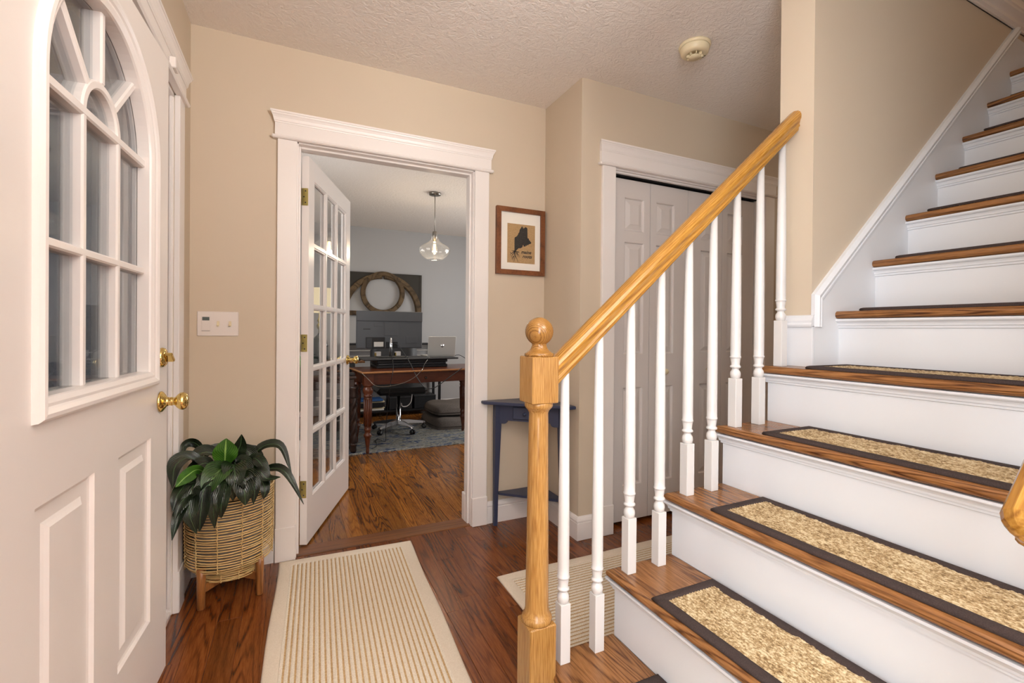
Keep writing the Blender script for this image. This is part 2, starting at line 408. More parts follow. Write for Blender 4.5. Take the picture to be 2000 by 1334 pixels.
def S(name, mat, *boxes):
    g = G()
    for b_ in boxes: g.box(*b_)
    return st(g.make(name, mat))
S('ceiling', 'ceiling', (-1.2, XP, -3.3, 2.66, ZC, 2.62), (XP, 6, YP-.01, 2.9, ZC, 2.62), (XP, 6, -3.3, .1, ZC, 2.62))
S('ceiling_office', 'ceiling', (-.6, 3.5, 2.66, 6.7, ZC, 2.62))
S('ceiling_upper', 'ceiling', (XP-.1, 6, .0, 4.2, 5.0, 5.1))
OL, OR = .002, .942                     # office opening (rough)
S('wall_back', 'beige', (-.58, OL-.02, YA, 2.605, 0, ZC), (OR+.02, XS+.12, YA, 2.605, 0, ZC), (OL-.02, OR+.02, YA, 2.605, 2.09, ZC))
S('wall_office_front', 'grey_wall', (-.58, OL-.02, 2.605, 2.66, 0, ZC), (OR+.02, 3.4, 2.605, 2.66, 0, ZC), (OL-.02, OR+.02, 2.605, 2.66, 2.09, ZC))
S('wall_return', 'beige', (XS, XS+.1, YB+.1, YA, 0, ZC))
BL, BR = 1.640, 2.880                   # closet opening
S('wall_closet', 'beige', (XS, BL-.02, YB, YB+.1, 0, ZC), (BR+.02, 6, YB, YB+.1, 0, ZC), (BL-.02, BR+.02, YB, YB+.1, 2.085, ZC))
S('wall_closet_inside', 'beige', (1.52, 3.1, 2.59, 2.603, 0, ZC))
S('wall_hall_end', 'beige', (5.9, 6, -3.3, 2.3, 0, ZC))
DY0, DY1 = .955, 2.238                  # entry opening
S('wall_entry', 'beige', (-.58, XD, -3.3, DY0, 0, ZC), (-.58, XD, DY1, YA, 0, ZC), (-.58, XD, DY0, DY1, 2.075, ZC))
S('wall_rear', 'beige', (-.58, 6, -3.4, -3.3, 0, ZC))
S('wall_stair', 'beige', (XP, 1.85, YW, YP, 1.0225, 2.684), (1.85, 6, YW, YP, 0, 2.684))
g = G(); g.prism(None, [[(1.24, y, 0), (1.24, y, ZC), (XP, y, ZC), (XP, y, 5.0), (6, y, 5.0), (6, y, 0)] for y in (.02, .12)])
st(g.make('wall_stair_near', 'beige'))
S('wall_upper_hall', 'beige', (5.9, 6, .0, 4.2, 2.9, 5.0), (XP-.1, 6, 4.1, 4.2, 2.62, 5.0), (XP-.1, XP, .0, 4.2, 2.62, 5.0))
S('floor_upper', 'plank', (XP, 6, YP, 4.2, 2.63, 2.86))
S('wall_office_back', 'grey_wall', (-.6, 3.5, 6.571, 6.66, 0, ZC))
S('wall_office_left', 'grey_wall', (-.6, XD, 2.66, 6.6, 0, ZC))
S('wall_office_right', 'grey_wall', (3.4, 3.5, 2.6, 6.66, 0, ZC))
S('ground_porch', 'outside_dark', (-3.2, -.6, -2, 5, -.4, -.12))

mA = lambda p: (p[0], YA-p[1], p[2])
mB = lambda p: (p[0], YB-p[1], p[2])
mD = lambda p: (XD+p[1], p[0], p[2])
mO = lambda p: (p[0], 6.571-p[1], p[2])
CROWN = [(0, 2.146), (.024, 2.146), (.025, 2.152), (.027, 2.154), (.0275, 2.160), (.029, 2.168), (.033, 2.178), (.037, 2.184), (.038, 2.189), (.041, 2.190), (.0415, 2.199), (0, 2.199)]
def extr(g, prof, s0, s1, ret=True, base=.022):
    """moulding with returned ends: prof (d, z)"""
    secs = []
    for s, q in ((s0, -1), (s1, 1)):
        secs.append([(s+q*(max(d, base)-base if ret else 0), d, z) for d, z in prof])
    return g.prism(None, secs)
def casing(root, mp, s0, s1, w=.088, z_top=2.069, pl=.165, both=True, fo_=.012):
    for a, b_ in (((s0-w, s0), (s1, s1+w)) if both else ((s1, s1+w),)):
        if a is None: continue
        G().bbox(a, b_, 0, .019, pl, z_top, .002).xf(lambda p: mp(p)).make('casing_leg', 'trim', root)
        G().bbox(a-.003, b_+.003, 0, .025, 0, pl+.002, .003).xf(mp).make('plinth_block', 'trim', root)
    e0, e1 = s0-w-fo_, s1+w+fo_
    G().bbox(e0-.014, e1+.014, 0, .034, z_top, z_top+.016, .006).xf(mp).make('fillet_bead', 'trim', root)
    G().bbox(e0, e1, 0, .021, z_top+.016, 2.15, .001).xf(mp).make('frieze_board', 'trim', root)
    extr(G(), CROWN, e0, e1).xf(mp).make('crown_moulding', 'trim', root)
def base(root, mp, s0, s1, name='baseboard_run', e0=0, e1=0):
    prof = [(0, 0), (.014, 0), (.014, .092), (.0115, .094), (.0115, .098), (.016, .102), (.016, .108), (.012, .118), (.006, .126), (0, .128)]
    secs = [[(s0-e0*d, d, z) for d, z in prof], [(s1+e1*d, d, z) for d, z in prof]]
    G().prism(None, secs).xf(mp).make(name, 'trim', root)

# office doorway trim
t1 = struct('trim_1')
casing(t1, mA, .004, .938)
for x0, x1, nm in ((-.016, .010, 'jamb'), (.934, .960, 'jamb')):
    G().box(x0, x1, 2.541, 2.664, 0, 2.07).make(nm, 'trim', t1)
G().box(-.016, .960, 2.541, 2.664, 2.064, 2.09).make('head_jamb', 'trim', t1)
G().bbox(.010, .021, 2.575, 2.612, .0, 2.064, .002).make('door_stop', 'trim', t1)
G().bbox(.923, .934, 2.575, 2.612, .0, 2.064, .002).make('door_stop', 'trim', t1)
G().bbox(.021, .923, 2.575, 2.612, 2.053, 2.064, .002).make('door_stop', 'trim', t1)
G().bbox(.921, .934, 2.612, 2.668, .0, .165, .002).make('plinth_block', 'trim', t1)
mI = lambda p: (p[0], 2.66+p[1], p[2])
for a, b_ in ((-.096, -.005), (.940, 1.03)):
    G().bbox(a, b_, 0, .019, 0, 2.075, .002).xf(mI).make('casing_leg', 'trim', t1)
G().bbox(-.11, 1.045, 0, .02, 2.075, 2.17, .002).xf(mI).make('head_casing', 'trim', t1)
# closet trim
t2 = struct('trim_2')
casing(t2, mB, BL-.010, BR+.006)
for x0, x1 in ((BL-.022, BL-.006), (BR+.002, BR+.022)):
    G().box(x0, x1, YB-.002, YB+.102, 0, 2.072).make('jamb', 'trim', t2)
G().box(BL-.022, BR+.022, YB-.002, YB+.102, 2.062, 2.09).make('head_jamb', 'trim', t2)
G().bbox(BL-.006, BR+.002, YB+.012, YB+.03, 2.052, 2.062, .002).make('track_fascia', 'trim', t2)
G().box(BL-.006, BR+.002, YB+.045, YB+.085, 2.054, 2.0625).make('bifold_track', 'black', t2)
# entry trim
t3 = struct('trim_3')
casing(t3, mD, DY0+.0, DY1+.0, w=.09)
for y0, y1 in ((DY0-.02, DY0+.012), (DY1-.004, DY1+.02)):
    G().box(-.585, XD-.001, y0, y1, 0, 2.075).make('jamb', 'trim', t3)
G().box(-.585, XD-.001, DY0-.02, DY1+.02, 2.058, 2.08).make('head_jamb', 'trim', t3)
for x0, x1, d_ in ((-.455, -.444, .010), (-.470, -.462, .016), (-.50, -.474, .022)):
    G().bbox(x0, x1, DY1-.004-d_, DY1-.003, 0.03, 2.058, .002).make('jamb_stop', 'trim', t3)
G().bbox(-.585, -.505, 1.885, 1.935, 0, 2.06, .002).make('mullion_post', 'trim', t3)
G().bbox(-.60, -.443, DY0, DY1, -.02, .016, .004).make('threshold_sill', 'trim', t3)
sl = G(); sl.bbox(-.56, -.52, 1.935, 2.215, .02, .85, .003)
for a, b_ in ((1.935, 1.98), (2.17, 2.215)): sl.box(-.56, -.52, a, b_, .85, 2.055)
sl.box(-.56, -.52, 1.98, 2.17, 1.98, 2.055); sl.make('sidelight_frame', 'trim', t3)
G().box(-.543, -.538, 1.98, 2.17, .85, 1.98).make('pane', 'glass_dim', t3)

# baseboards
bb = struct('baseboard_back'); base(bb, mA, XD, OL-.092); base(bb, mA, OR+.088, XS)
bb = struct('baseboard_return')
base(bb, lambda p: (XS-p[1], p[0], p[2]), YB, YA, e0=1)
bb = struct('baseboard_closet'); base(bb, mB, XS, BL-.102, e0=1); base(bb, mB, BR+.10, 5.9)
bb = struct('baseboard_entry'); base(bb, mD, DY1+.094, YA); base(bb, mD, -3.3, DY0-.095)
bb = struct('baseboard_office'); base(bb, mO, XD, 3.4)

# ---------------------------------------------------------------- doors
def grid_face(g, ss, zs, d, skip):
    ss = sorted(set(ss)); zs = sorted(set(zs))
    for i in range(len(ss)-1):
        for j in range(len(zs)-1):
            cx, cz = (ss[i]+ss[i+1])/2, (zs[j]+zs[j+1])/2
            if any(a < cx < b_ and c < cz < e for a, b_, c, e in skip): continue
            g.add([(ss[i], d, zs[j]), (ss[i+1], d, zs[j]), (ss[i+1], d, zs[j+1]), (ss[i], d, zs[j+1])], [(0, 1, 2, 3)])
def rings(g, rect, steps, d0):
    """concentric steps (inset, dd) forming a raised panel"""
    a, b_, c, e = rect; R = []
    for t, dd in steps: R.append([(a+t, d0+dd, c+t), (b_-t, d0+dd, c+t), (b_-t, d0+dd, e-t), (a+t, d0+dd, e-t)])
    for q in range(len(R)-1):
        for i in range(4):
            j = (i+1) % 4; g.add([R[q][i], R[q][j], R[q+1][j], R[q+1][i]], [(0, 1, 2, 3)])
    g.add(R[-1], [(0, 1, 2, 3)])
def slab(g, s0, s1, z0, z1, th, front, through):
    ss = [s0, s1]; zs = [z0, z1]
    for a, b_, c, e in front+through: ss += [a, b_]; zs += [c, e]
    grid_face(g, ss, zs, 0, front+through)
    ss = [s0, s1]; zs = [z0, z1]
    for a, b_, c, e in through: ss += [a, b_]; zs += [c, e]
    grid_face(g, ss, zs, -th, through)
    for r in through+[(s0, s1, z0, z1)]:
        a, b_, c, e = r
        q = [(a, c), (b_, c), (b_, e), (a, e)]
        for i in range(4):
            (u, v_), (u2, v2) = q[i], q[(i+1) % 4]
            g.add([(u, 0, v_), (u2, 0, v2), (u2, -th, v2), (u, -th, v_)], [(0, 1, 2, 3)])
    return g
def dmap(o, deg):
    t = rad(deg); dv = Vector((math.sin(t), math.cos(t), 0)); nv = Vector((math.cos(t), -math.sin(t), 0)); o = Vector(o)
    return lambda p: o + dv*p[0] + nv*p[1] + Vector((0, 0, p[2]))
KNOB = [(.0, 0), (.033, 0), (.034, .003), (.031, .007), (.024, .012), (.015, .018), (.013, .026), (.0145, .03), (.0125, .034), (.013, .040), (.021, .046), (.0275, .054), (.0285, .062), (.025, .070), (.016, .0755), (.006, .077), (0, .077)]

# front door: ajar by a few degrees, hinged on the near side
fd = struct('door_1'); TH = 3.4; L_ = .914
lx, ly = -.387, 1.885
hx, hy = lx-L_*math.sin(rad(TH)), ly-L_*math.cos(rad(TH))
mF = dmap((hx, hy, 0), TH)
c_, zsp = .474, 1.632
w0, w1, wz0 = .153, .795, .966; Rw = (w1-w0)/2
g = slab(G(), 0, L_, .014, 2.03, .044, [(.165, .40, .25, .81), (.53, .765, .25, .81), ], [(w0+.02, w1-.02, wz0+.02, 1.97)])
PST = [(0, 0), (.005, -.008), (.012, -.010), (.040, -.010), (.046, -.007), (.054, -.002), (.056, -.002)]
rings(g, (.165, .40, .25, .81), PST, 0); rings(g, (.53, .765, .25, .81), PST, 0)
N = 24; Ri = Rw-.02
for k in range(N):       # spandrels round the arch
    a0, a1 = math.pi*k/N, math.pi*(k+1)/N
    p0, p1 = (c_+Ri*math.cos(a0), zsp+Ri*math.sin(a0)), (c_+Ri*math.cos(a1), zsp+Ri*math.sin(a1))
    for d in (0, -.044): g.add([(p0[0], d, p0[1]), (p1[0], d, p1[1]), (p1[0], d, 1.97), (p0[0], d, 1.97)], [(0, 1, 2, 3)])
    g.add([(p0[0], 0, p0[1]), (p1[0], 0, p1[1]), (p1[0], -.044, p1[1]), (p0[0], -.044, p0[1])], [(0, 1, 2, 3)])
g.xf(mF).make('door_leaf', 'door', fd)
G().bbox(0.002, L_-.002, -.040, -.006, .004, .0145, .003).xf(mF).make('bottom_sweep', 'trim', fd)
def outline(t, d):
    p = [(w0+t, d, wz0+t), (w1-t, d, wz0+t), (w1-t, d, zsp)]
    r = Rw-t
    for k in range(1, 40): a = math.pi*k/40; p.append((c_+r*math.cos(a), d, zsp+r*math.sin(a)))
    p.append((w0+t, d, zsp)); return p
def ringloft(g, prof):
    P = [outline(t, d) for t, d in prof]; n = len(P[0])
    for a in range(len(P)-1):
        for i in range(n): g.add([P[a][i], P[a][(i+1) % n], P[a+1][(i+1) % n], P[a+1][i]], [(0, 1, 2, 3)])
    return g
ringloft(G(), [(0, -.001), (.002, .010), (.008, .016), (.016, .017), (.024, .013), (.028, .009), (.034, .009), (.044, .003), (.046, -.002), (.047, -.031)]).xf(mF).make('window_moulding', 'trim', fd)
ringloft(G(), [(0, -.043), (.006, -.055), (.03, -.055), (.046, -.044), (.047, -.033)]).xf(mF).make('outer_moulding', 'trim', fd)
mg = G(); mz0, mz1 = -.056, -.013; gi0, gi1 = w0+.046, w1-.046
for s in (.383, .567): mg.bbox(s-.010, s+.010, mz0, mz1, wz0+.045, zsp, .004)
for z in (1.313,): mg.bbox(gi0, gi1, mz0, mz1+.0005, z-.010, z+.010, .004)
mg.bbox(gi0, gi1, mz0, mz1+.0008, zsp-.012, zsp+.012, .004)
for a in (45, 90, 135):
    ca, sa = math.cos(rad(a)), math.sin(rad(a)); r0_, r1_ = .10, Rw-.045
    f = lambda p, ca=ca, sa=sa: Vector((c_+ca*p[0]-sa*p[2], p[1], zsp+sa*p[0]+ca*p[2]))
    h = G().bbox(r0_, r1_, mz0, mz1, -.010, .010, .004).xf(f); mg.add(h.v, h.f)
arc = []
for k in range(25):
    a = math.pi*k/24; ca, sa = math.cos(a), math.sin(a)
    arc.append([(c_+r*ca, d, zsp+r*sa) for r, d in ((.082, mz0), (.104, mz0), (.104, mz1-.004), (.100, mz1), (.086, mz1), (.082, mz1-.004))])
mg.prism(None, arc, True)
mg.xf(mF).make('muntin_grid', 'trim', fd)
def poly_pane(pts, d0=-.036, d1=-.031, g=None):
    n = len(pts); g = g or G(); g.add([(s, d0, z) for s, z in pts], [tuple(range(n))[::-1]]); g.add([(s, d1, z) for s, z in pts], [tuple(range(n))])
    for i in range(n):
        (a, b_), (c, e) = pts[i], pts[(i+1) % n]; g.add([(a, d0, b_), (c, d0, e), (c, d1, e), (a, d1, b_)], [(0, 1, 2, 3)])
    return g
def dbl(pts):
    """double glazing"""
    return poly_pane(pts, -.053, -.049, poly_pane(pts))
cols = [(gi0, .383), (.383, .567), (.567, gi1)]
for a, b_ in cols:
    for z0, z1 in ((wz0+.046, 1.313), (1.313, zsp)):
        dbl([(a, z0), (b_, z0), (b_, z1), (a, z1)]).xf(mF).make('pane', 'glass_dim', fd)
dbl([(c_+.093*math.cos(math.pi*k/16), zsp+.093*math.sin(math.pi*k/16)) for k in range(17)]).xf(mF).make('pane', 'glass_dim', fd)
for k0 in range(4):
    A = [rad(k0*45+45*i/8) for i in range(9)]
    dbl([(c_+(Rw-.046)*math.cos(a), zsp+(Rw-.046)*math.sin(a)) for a in A]+[(c_+.093*math.cos(a), zsp+.093*math.sin(a)) for a in A[::-1]]).xf(mF).make('pane', 'glass_dim', fd)
kb = G().lathe(KNOB, (0, 0, 0), 28, 'Y').xf(lambda p: mF((p[0]+.848, p[1], p[2]+.907))).make('door_knob', 'brass', fd)
db = G().lathe([(0, 0), (.031, 0), (.032, .004), (.029, .010), (.024, .014), (0, .014)], (0, 0, 0), 28, 'Y').xf(lambda p: mF((p[0]+.853, p[1], p[2]+1.049))).make('deadbolt', 'brass', fd)
tg = G().bbox(-.020, .020, .012, .034, -.006, .006, .003)
ta = rad(-38)
tg.xf(lambda p: mF((.853+p[0]*math.cos(ta)-p[2]*math.sin(ta), p[1], 1.049+p[0]*math.sin(ta)+p[2]*math.cos(ta)))).make('thumb_turn', 'brass', db)

# French door swung into the office
fr = struct('door_2'); mR = dmap((.060, 2.640, 0), 19.3); FL = .868
holes = []
sx = [.092, .317, .543, .768]; zz = [.247, .589, .930, 1.262, 1.592, 1.935]; hm = .0115
for i in range(3):
    for j in range(5):
        a = sx[i]+(hm if i else 0); b_ = sx[i+1]-(hm if i < 2 else 0); c = zz[j]+(hm if j else 0); e = zz[j+1]-(hm if j < 4 else 0)
        holes.append((a, b_, c, e))
g = slab(G(), 0, FL, .014, 2.043, .036, [], [(a-.004, b_+.004, c-.004, e+.004) for a, b_, c, e in holes])
for a, b_, c, e in holes:       # bevelled sticking round every pane, both sides
    for d, q in ((0, 1), (-.036, -1)):
        R = [[(a-.004+t, d-q*dd, c-.004+t), (b_+.004-t, d-q*dd, c-.004+t), (b_+.004-t, d-q*dd, e+.004-t), (a-.004+t, d-q*dd, e+.004-t)] for t, dd in ((0, 0), (.004, .004), (.007, .004), (.009, .015))]
        for k in range(3):
            for i in range(4): g.add([R[k][i], R[k][(i+1) % 4], R[k+1][(i+1) % 4], R[k+1][i]], [(0, 1, 2, 3)])
g.xf(mR).make('door_leaf', 'trim', fr)
for a, b_, c, e in holes:
    poly_pane([(a, c), (b_, c), (b_, e), (a, e)], -.0205, -.0155).xf(mR).make('pane', 'glass', fr)
for q in (0, 1):
    sgn = 1 if q == 0 else -1
    G().lathe(KNOB, (0, 0, 0), 24, 'Y').xf(lambda p: mR((p[0]+.812, (p[1] if q == 0 else -.036-p[1]), p[2]+.93))).make('door_knob', 'brass', fr)
for z0 in (.259, 1.024, 1.786):
    hg = G().bbox(.0, .030, -.0025, .0025, z0, z0+.09, .002)
    ho = hg.xf(lambda p: mR((-.002+p[1]*.9, -.036+p[0]+.002, p[2]))).make('hinge', 'brass_pale', fr)
    G().tube([mR((-.004, -.040, z0)), mR((-.004, -.040, z0+.09))], .0045, 8).make('hinge_pin', 'brass_pale', ho)
    for dz, dd in ((.015, .018), (.045, .010), (.075, .018)):
        G().lathe([(0, 0), (.0035, 0), (.0035, .001), (0, .001)], (0, 0, 0), 10, 'X').xf(lambda p: mR((-.0045-p[0], -.036+dd+p[1]+.002, z0+dz+p[2]))).make('screw', 'charcoal_dark', ho)

# bifold closet door
bf = struct('door_3'); mL = lambda p: (p[0], 2.200-p[1], p[2])
lw = .3075; xs_ = [1.644+lw*i for i in range(5)]
for i in range(4):
    a, b_ = xs_[i]+.002, xs_[i+1]-.002
    pa, pb = (a+.112, b_-.046) if i in (0, 2) else (a+.046, b_-.112)
    pan = [(pa, pb, .228, .81), (pa, pb, 1.01, 1.675), (pa, pb, 1.742, 1.938)]
    root = slab(G(), a, b_, .020, 2.044, .034, pan, []).xf(mL).make('door_leaf', 'bifold', bf)
    for r in pan:
        q = G(); rings(q, r, [(0, 0), (.003, -.003), (.006, -.011), (.013, -.012), (.040, -.003), (.0405, -.001), (.043, -.001)], 0); q.xf(mL).make('raised_panel', 'bifold', root)
    if i in (1, 2):
        xk = b_-.190 if i == 1 else a+.180
        G().lathe([(0, 0), (.010, 0), (.009, .010), (.010, .016), (.016, .022), (.0175, .028), (.014, .034), (0, .036)], (0, 0, 0), 18, 'Y').xf(lambda p: mL((p[0]+xk, p[1], p[2]+.90))).make('knob', 'ivory', root)

# ---------------------------------------------------------------- staircase
sc = thing('staircase', 'white staircase with brown oak treads rising to the right', 'staircase', (X1, .6, 0))
NEAR, YE, YR = .12, 1.174, 1.160
def nose(i): return X1+RUN*(i-1)
for i in range(1, 15):
    x = nose(i); z = RISE*i; ye = YE if i <= 5 else YW; yr = YR if i <= 5 else YW
    # tread: half-round nosing along the front, and along the open end for the lower five
    t_ = .027; r = t_/2
    prof = [(r*(1-math.cos(a)), r+r*math.sin(a)) for a in [rad(-90+180*k/6) for k in range(7)]]   # (inset, height)
    vs = []; n = len(prof); xb = x+RUN+.022
    secs = []
    for ins, h in prof:
        e = ins if i <= 5 else 0
        secs.append([(x+ins, NEAR, z-t_+h), (x+ins, ye-e, z-t_+h), (xb, ye-e, z-t_+h), (xb, NEAR, z-t_+h)])
    g = G().prism(None, secs, True)
    g.make('tread', 'tread', sc, origin=(x+.12, .6, z))
    G().bbox(x+.024, x+.042, NEAR, yr, (i-1)*RISE-.001, z-t_+.001, .0008).make('riser', 'stair_white', sc)
    # bed moulding under the nosing
    mp_ = [(.024, -.002), (.003, -.002), (.003, -.008), (.006, -.012), (.011, -.014), (.014, -.020), (.015, -.026), (.019, -.027), (.019, -.034), (.024, -.036)]
    ex = (lambda q: yr+.024-q+.0) if i <= 5 else (lambda q: yr)
    secs = [[(x+q, NEAR, z-t_+h) for q, h in mp_], [(x+q, ex(q), z-t_+h) for q, h in mp_]]
    if i <= 5: secs.append([(x+RUN+.02, ex(q), z-t_+h) for q, h in mp_])
    G().prism(None, secs, True).make('nosing_moulding', 'stair_white', sc)
pts = [(X1+.030, 0)]
for i in range(1, 6): pts += [(nose(i)+.030, i*RISE-.028), (nose(i+1)+.030, i*RISE-.028)]
pts = pts[:-1]+[(1.86, 5*RISE-.028), (1.86, 0)]
n = len(pts); g = G(); g.prism(None, [[(x, YR-.022, z) for x, z in pts], [(x, YR-.001, z) for x, z in pts]]); g.make('stringer', 'stair_white', sc)
g = G(); g.prism(None, [[(x, y, z) for x, z in pts] for y in (NEAR+.012, NEAR+.033)]); g.make('stringer', 'stair_white', sc)
# skirt board and its cap on the stair wall
kz = lambda x: 1.293+(RISE/RUN)*(x-1.682)
G().prism(None, [[(x, yy, z) for x, z in ((1.690, 1.0225), (1.690, 1.20), (1.715, 1.245), (3.27, kz(3.27)-.05), (3.6, kz(3.27)-.05), (3.9, 2.66), (3.9, 2.0), (1.96, 1.0225))] for yy in (YW-.0115, YW+.001)]).make('skirt_board', 'stair_white', sc)
def strip(g, path, prof):
    """moulding along path in the wall plane; prof (across, out); path (x, z)"""
    secs = []
    P = [Vector((a, b_)) for a, b_ in path]
    for k, p in enumerate(P):
        d0 = (P[k]-P[k-1]).normalized() if k else None; d1 = (P[k+1]-P[k]).normalized() if k < len(P)-1 else None
        d = d1 if d0 is None else d0 if d1 is None else (d0+d1).normalized()
        nrm = Vector((-d.y, d.x)); sc_ = 1/(nrm.dot(Vector((-d0.y, d0.x)))) if d0 is not None else 1
        secs.append([(p.x+nrm.x*a*sc_, YW-o_, p.y+nrm.y*a*sc_) for a, o_ in prof])
    return g.prism(None, secs, True)
CAP = [(0, 0), (0, .013), (-.006, .018), (-.012, .024), (-.020, .022), (-.026, .018), (-.030, .021), (-.036, .020), (-.040, .013), (-.044, .014), (-.048, .011), (-.048, 0)]
strip(G(), [(1.686, 1.168), (1.686, kz(1.686)-.012), (3.278, kz(3.278))], CAP).make('skirt_cap', 'stair_white', sc)
G().bbox(XP-.013, XP, YW-.012, YR+.006, 1.0225, 1.172, .001).make('post_base_board', 'stair_white', sc)
pc = [(0, 1.168), (-.020, 1.168), (-.022, 1.176), (-.017, 1.182), (-.019, 1.190), (-.012, 1.200), (-.008, 1.208), (0, 1.211)]
G().prism(None, [[(XP+d, YW-.012, z) for d, z in pc], [(XP+d, YR+.008, z) for d, z in pc]]).make('post_base_cap', 'stair_white', sc)
# upper landing edge over the stair wall
ld = struct('trim_4')
bd = [(0, 2.684), (.012, 2.684), (.014, 2.692), (.020, 2.700), (.022, 2.712), (.030, 2.722), (.040, 2.736), (.042, 2.745), (.046, 2.750), (0, 2.752)]
G().prism(None, [[(XP, YW-d, z) for d, z in bd], [(6, YW-d, z) for d, z in bd]]).make('landing_moulding', 'trim', ld)
G().box(XP, 6, YW-.004, YP, 2.684, 2.86).make('landing_fascia', 'trim', ld)
G().bbox(XP, 6, YW-.02, YP, 2.855, 2.885, .004).make('landing_nosing', 'trim', ld)

# ---------------------------------------------------------------- balustrade
bs = thing('balustrade', 'honey oak handrail and newel with white turned balusters on stairs', 'balustrade', (.613, 1.132, 0))
NX, NY, s2 = .613, 1.131, .0405
g = G(); g.bbox(NX-s2, NX+s2, NY-s2, NY+s2, 0, .342, .003)
nw = g.make('newel_post', 'newel', bs, origin=(NX, NY, .1))
g = G().lathe([(.040, .341), (.0425, .346), (.0425, .352), (.041, .358), (.036, .364), (.033, .378), (.0325, .40), (.0315, .5), (.0285, .80), (.0272, .905), (.0268, .918), (.030, .926), (.036, .932), (.0395, .938), (.0395, .946), (.038, .949)], (NX, NY, 0), 28)
g.make('newel_shaft', 'newel', nw)
G().bbox(NX-s2, NX+s2, NY-s2, NY+s2, .948, 1.075, .0025).make('newel_cap_block', 'newel', nw, origin=(NX, NY, 1.0))
ball = [(.0405, 1.0745), (.041, 1.080), (.040, 1.083), (.036, 1.086), (.030, 1.090), (.024, 1.096), (.0205, 1.104), (.0205, 1.109)]
for k in range(17):
    a = rad(-58+148*k/16); ball.append((max(.0395*math.cos(a), .0003), 1.1435+.0395*math.sin(a)))
G().lathe(ball, (NX, NY, 0), 32).make('ball_finial', 'ball', nw, origin=(NX-.018, NY-.03, 1.14))
TILT = math.atan(RISE/RUN)
RP = [(-.013, 0), (-.019, .004), (-.020, .010), (-.0245, .013), (-.0225, .019), (-.0245, .026), (-.029, .033), (-.0295, .041), (-.025, .049), (-.016, .0545), (0, .057)]
RP = [(a, b_*1.1) for a, b_ in RP]
RP = RP+[(-a, b_) for a, b_ in RP[-2::-1]]
zr = lambda x: 1.001+(RISE/RUN)*(x-.673)
def rail_secs(x0, x1, yc, f, cut=False):
    out = []
    for x in (x0, x1): out.append([(x, yc+w_, f(x)+h/math.cos(TILT)) for w_, h in RP])
    return out
G().prism(None, rail_secs(NX+s2-.001, XP, NY, zr), True).make('handrail', 'rail', bs, origin=(NX, NY, 1.0)); orient(bs.children[-1] if bs.children[-1].name.startswith('handrail') else [c for c in bs.children if c.name.startswith('handrail')][0], Matrix.Rotation(-TILT, 3, 'Y'))
BX = [0.680, 0.797, 0.914, 1.033, 1.150, 1.260, 1.371, 1.490, 1.606]
BP = [(.0105, .166), (.015, .170), (.0175, .180), (.0165, .190), (.012, .197), (.011, .200), (.0115, .203), (.0175, .206), (.0178, .210), (.015, .213), (.0135, .216), (.0162, .236), (.0166, .2385), (.0185, .240), (.0185, .244), (.0166, .2465), (.0168, .27), (.0165, .40)]
for k, bx in enumerate(BX):
    z0 = RISE*(k//2+1); cx, cy = bx+.016, NY-.003
    top = zr(cx)+.004
    g = G().bbox(cx-.016, cx+.016, cy-.016, cy+.016, z0, z0+.168, .001)
    g.lathe([(r, z0+h) for r, h in BP]+[(.0118, top)], (cx, cy, 0), 18)
    g.make('baluster', 'baluster', bs, origin=(cx, cy, z0))
# short rail on the near wall
nr = thing('near_handrail', 'honey oak handrail end nearest the viewer, cut by the right frame edge', 'handrail', (.62, .2, .95))
zn = lambda x: .917+(RISE/RUN)*(x-.690)
c0, s0_ = math.cos(TILT), math.sin(TILT)
secs = []
for d, k in ((-.003, .45), (0, .72), (.005, .90), (.013, 1), (.5, 1), (4.2, 1)):
    q = .0285*(1-k)
    secs.append([(.690+d*c0-(h*k+q)*s0_, .192+w_*k, .917+d*s0_+(h*k+q)*c0) for w_, h in RP])
orient(G().prism(None, secs, True).make('rail', 'rail', nr, origin=(.69, .192, .917)), Matrix.Rotation(-TILT, 3, 'Y'))
for k in range(4):
    x = .78+RUN/2*k; z0 = RISE*(int((x-X1)/RUN)+1)
    G().bbox(x-.016, x+.016, .176, .208, z0, z0+.168, .001).lathe([(r, z0+h) for r, h in BP]+[(.0118, zn(x)+.012)], (x, .192, 0), 14).make('baluster', 'baluster', nr, origin=(x, .192, z0))
for x in (1.6, 2.4):
    G().tube([(x, .12, zn(x)-.05), (x, .165, zn(x)-.055), (x, .192, zn(x)-.03), (x, .192, zn(x)+.003)], .007, 8).make('bracket', 'brass', nr)

# ---------------------------------------------------------------- stair pads
PL, PW = .735, .232; ry0 = .982
def heightfield(g, x0, x1, y0, y1, nx, ny, fn):
    vs = [(x0+(x1-x0)*i/nx, y0+(y1-y0)*j/ny, 0) for j in range(ny+1) for i in range(nx+1)]
    vs = [(x, y, fn(x, y)) for x, y, _ in vs]
    fs = [(j*(nx+1)+i, j*(nx+1)+i+1, (j+1)*(nx+1)+i+1, (j+1)*(nx+1)+i) for j in range(ny) for i in range(nx)]
    return g.add(vs, fs, True)
def weave(x, y):
    p = .0105; k = math.floor(x/p); u = x/p-k
    v_ = (y/.0115)+.5*(k % 2)+.25*math.sin(k*7.3)+.25*u; f = v_-math.floor(v_)
    return .0055+.0032*math.sin(math.pi*u)**.8*(.45+.55*math.sin(math.pi*f)**.7)+.0006*math.sin(k*12.9+math.floor(v_)*4.1)
bw = .030
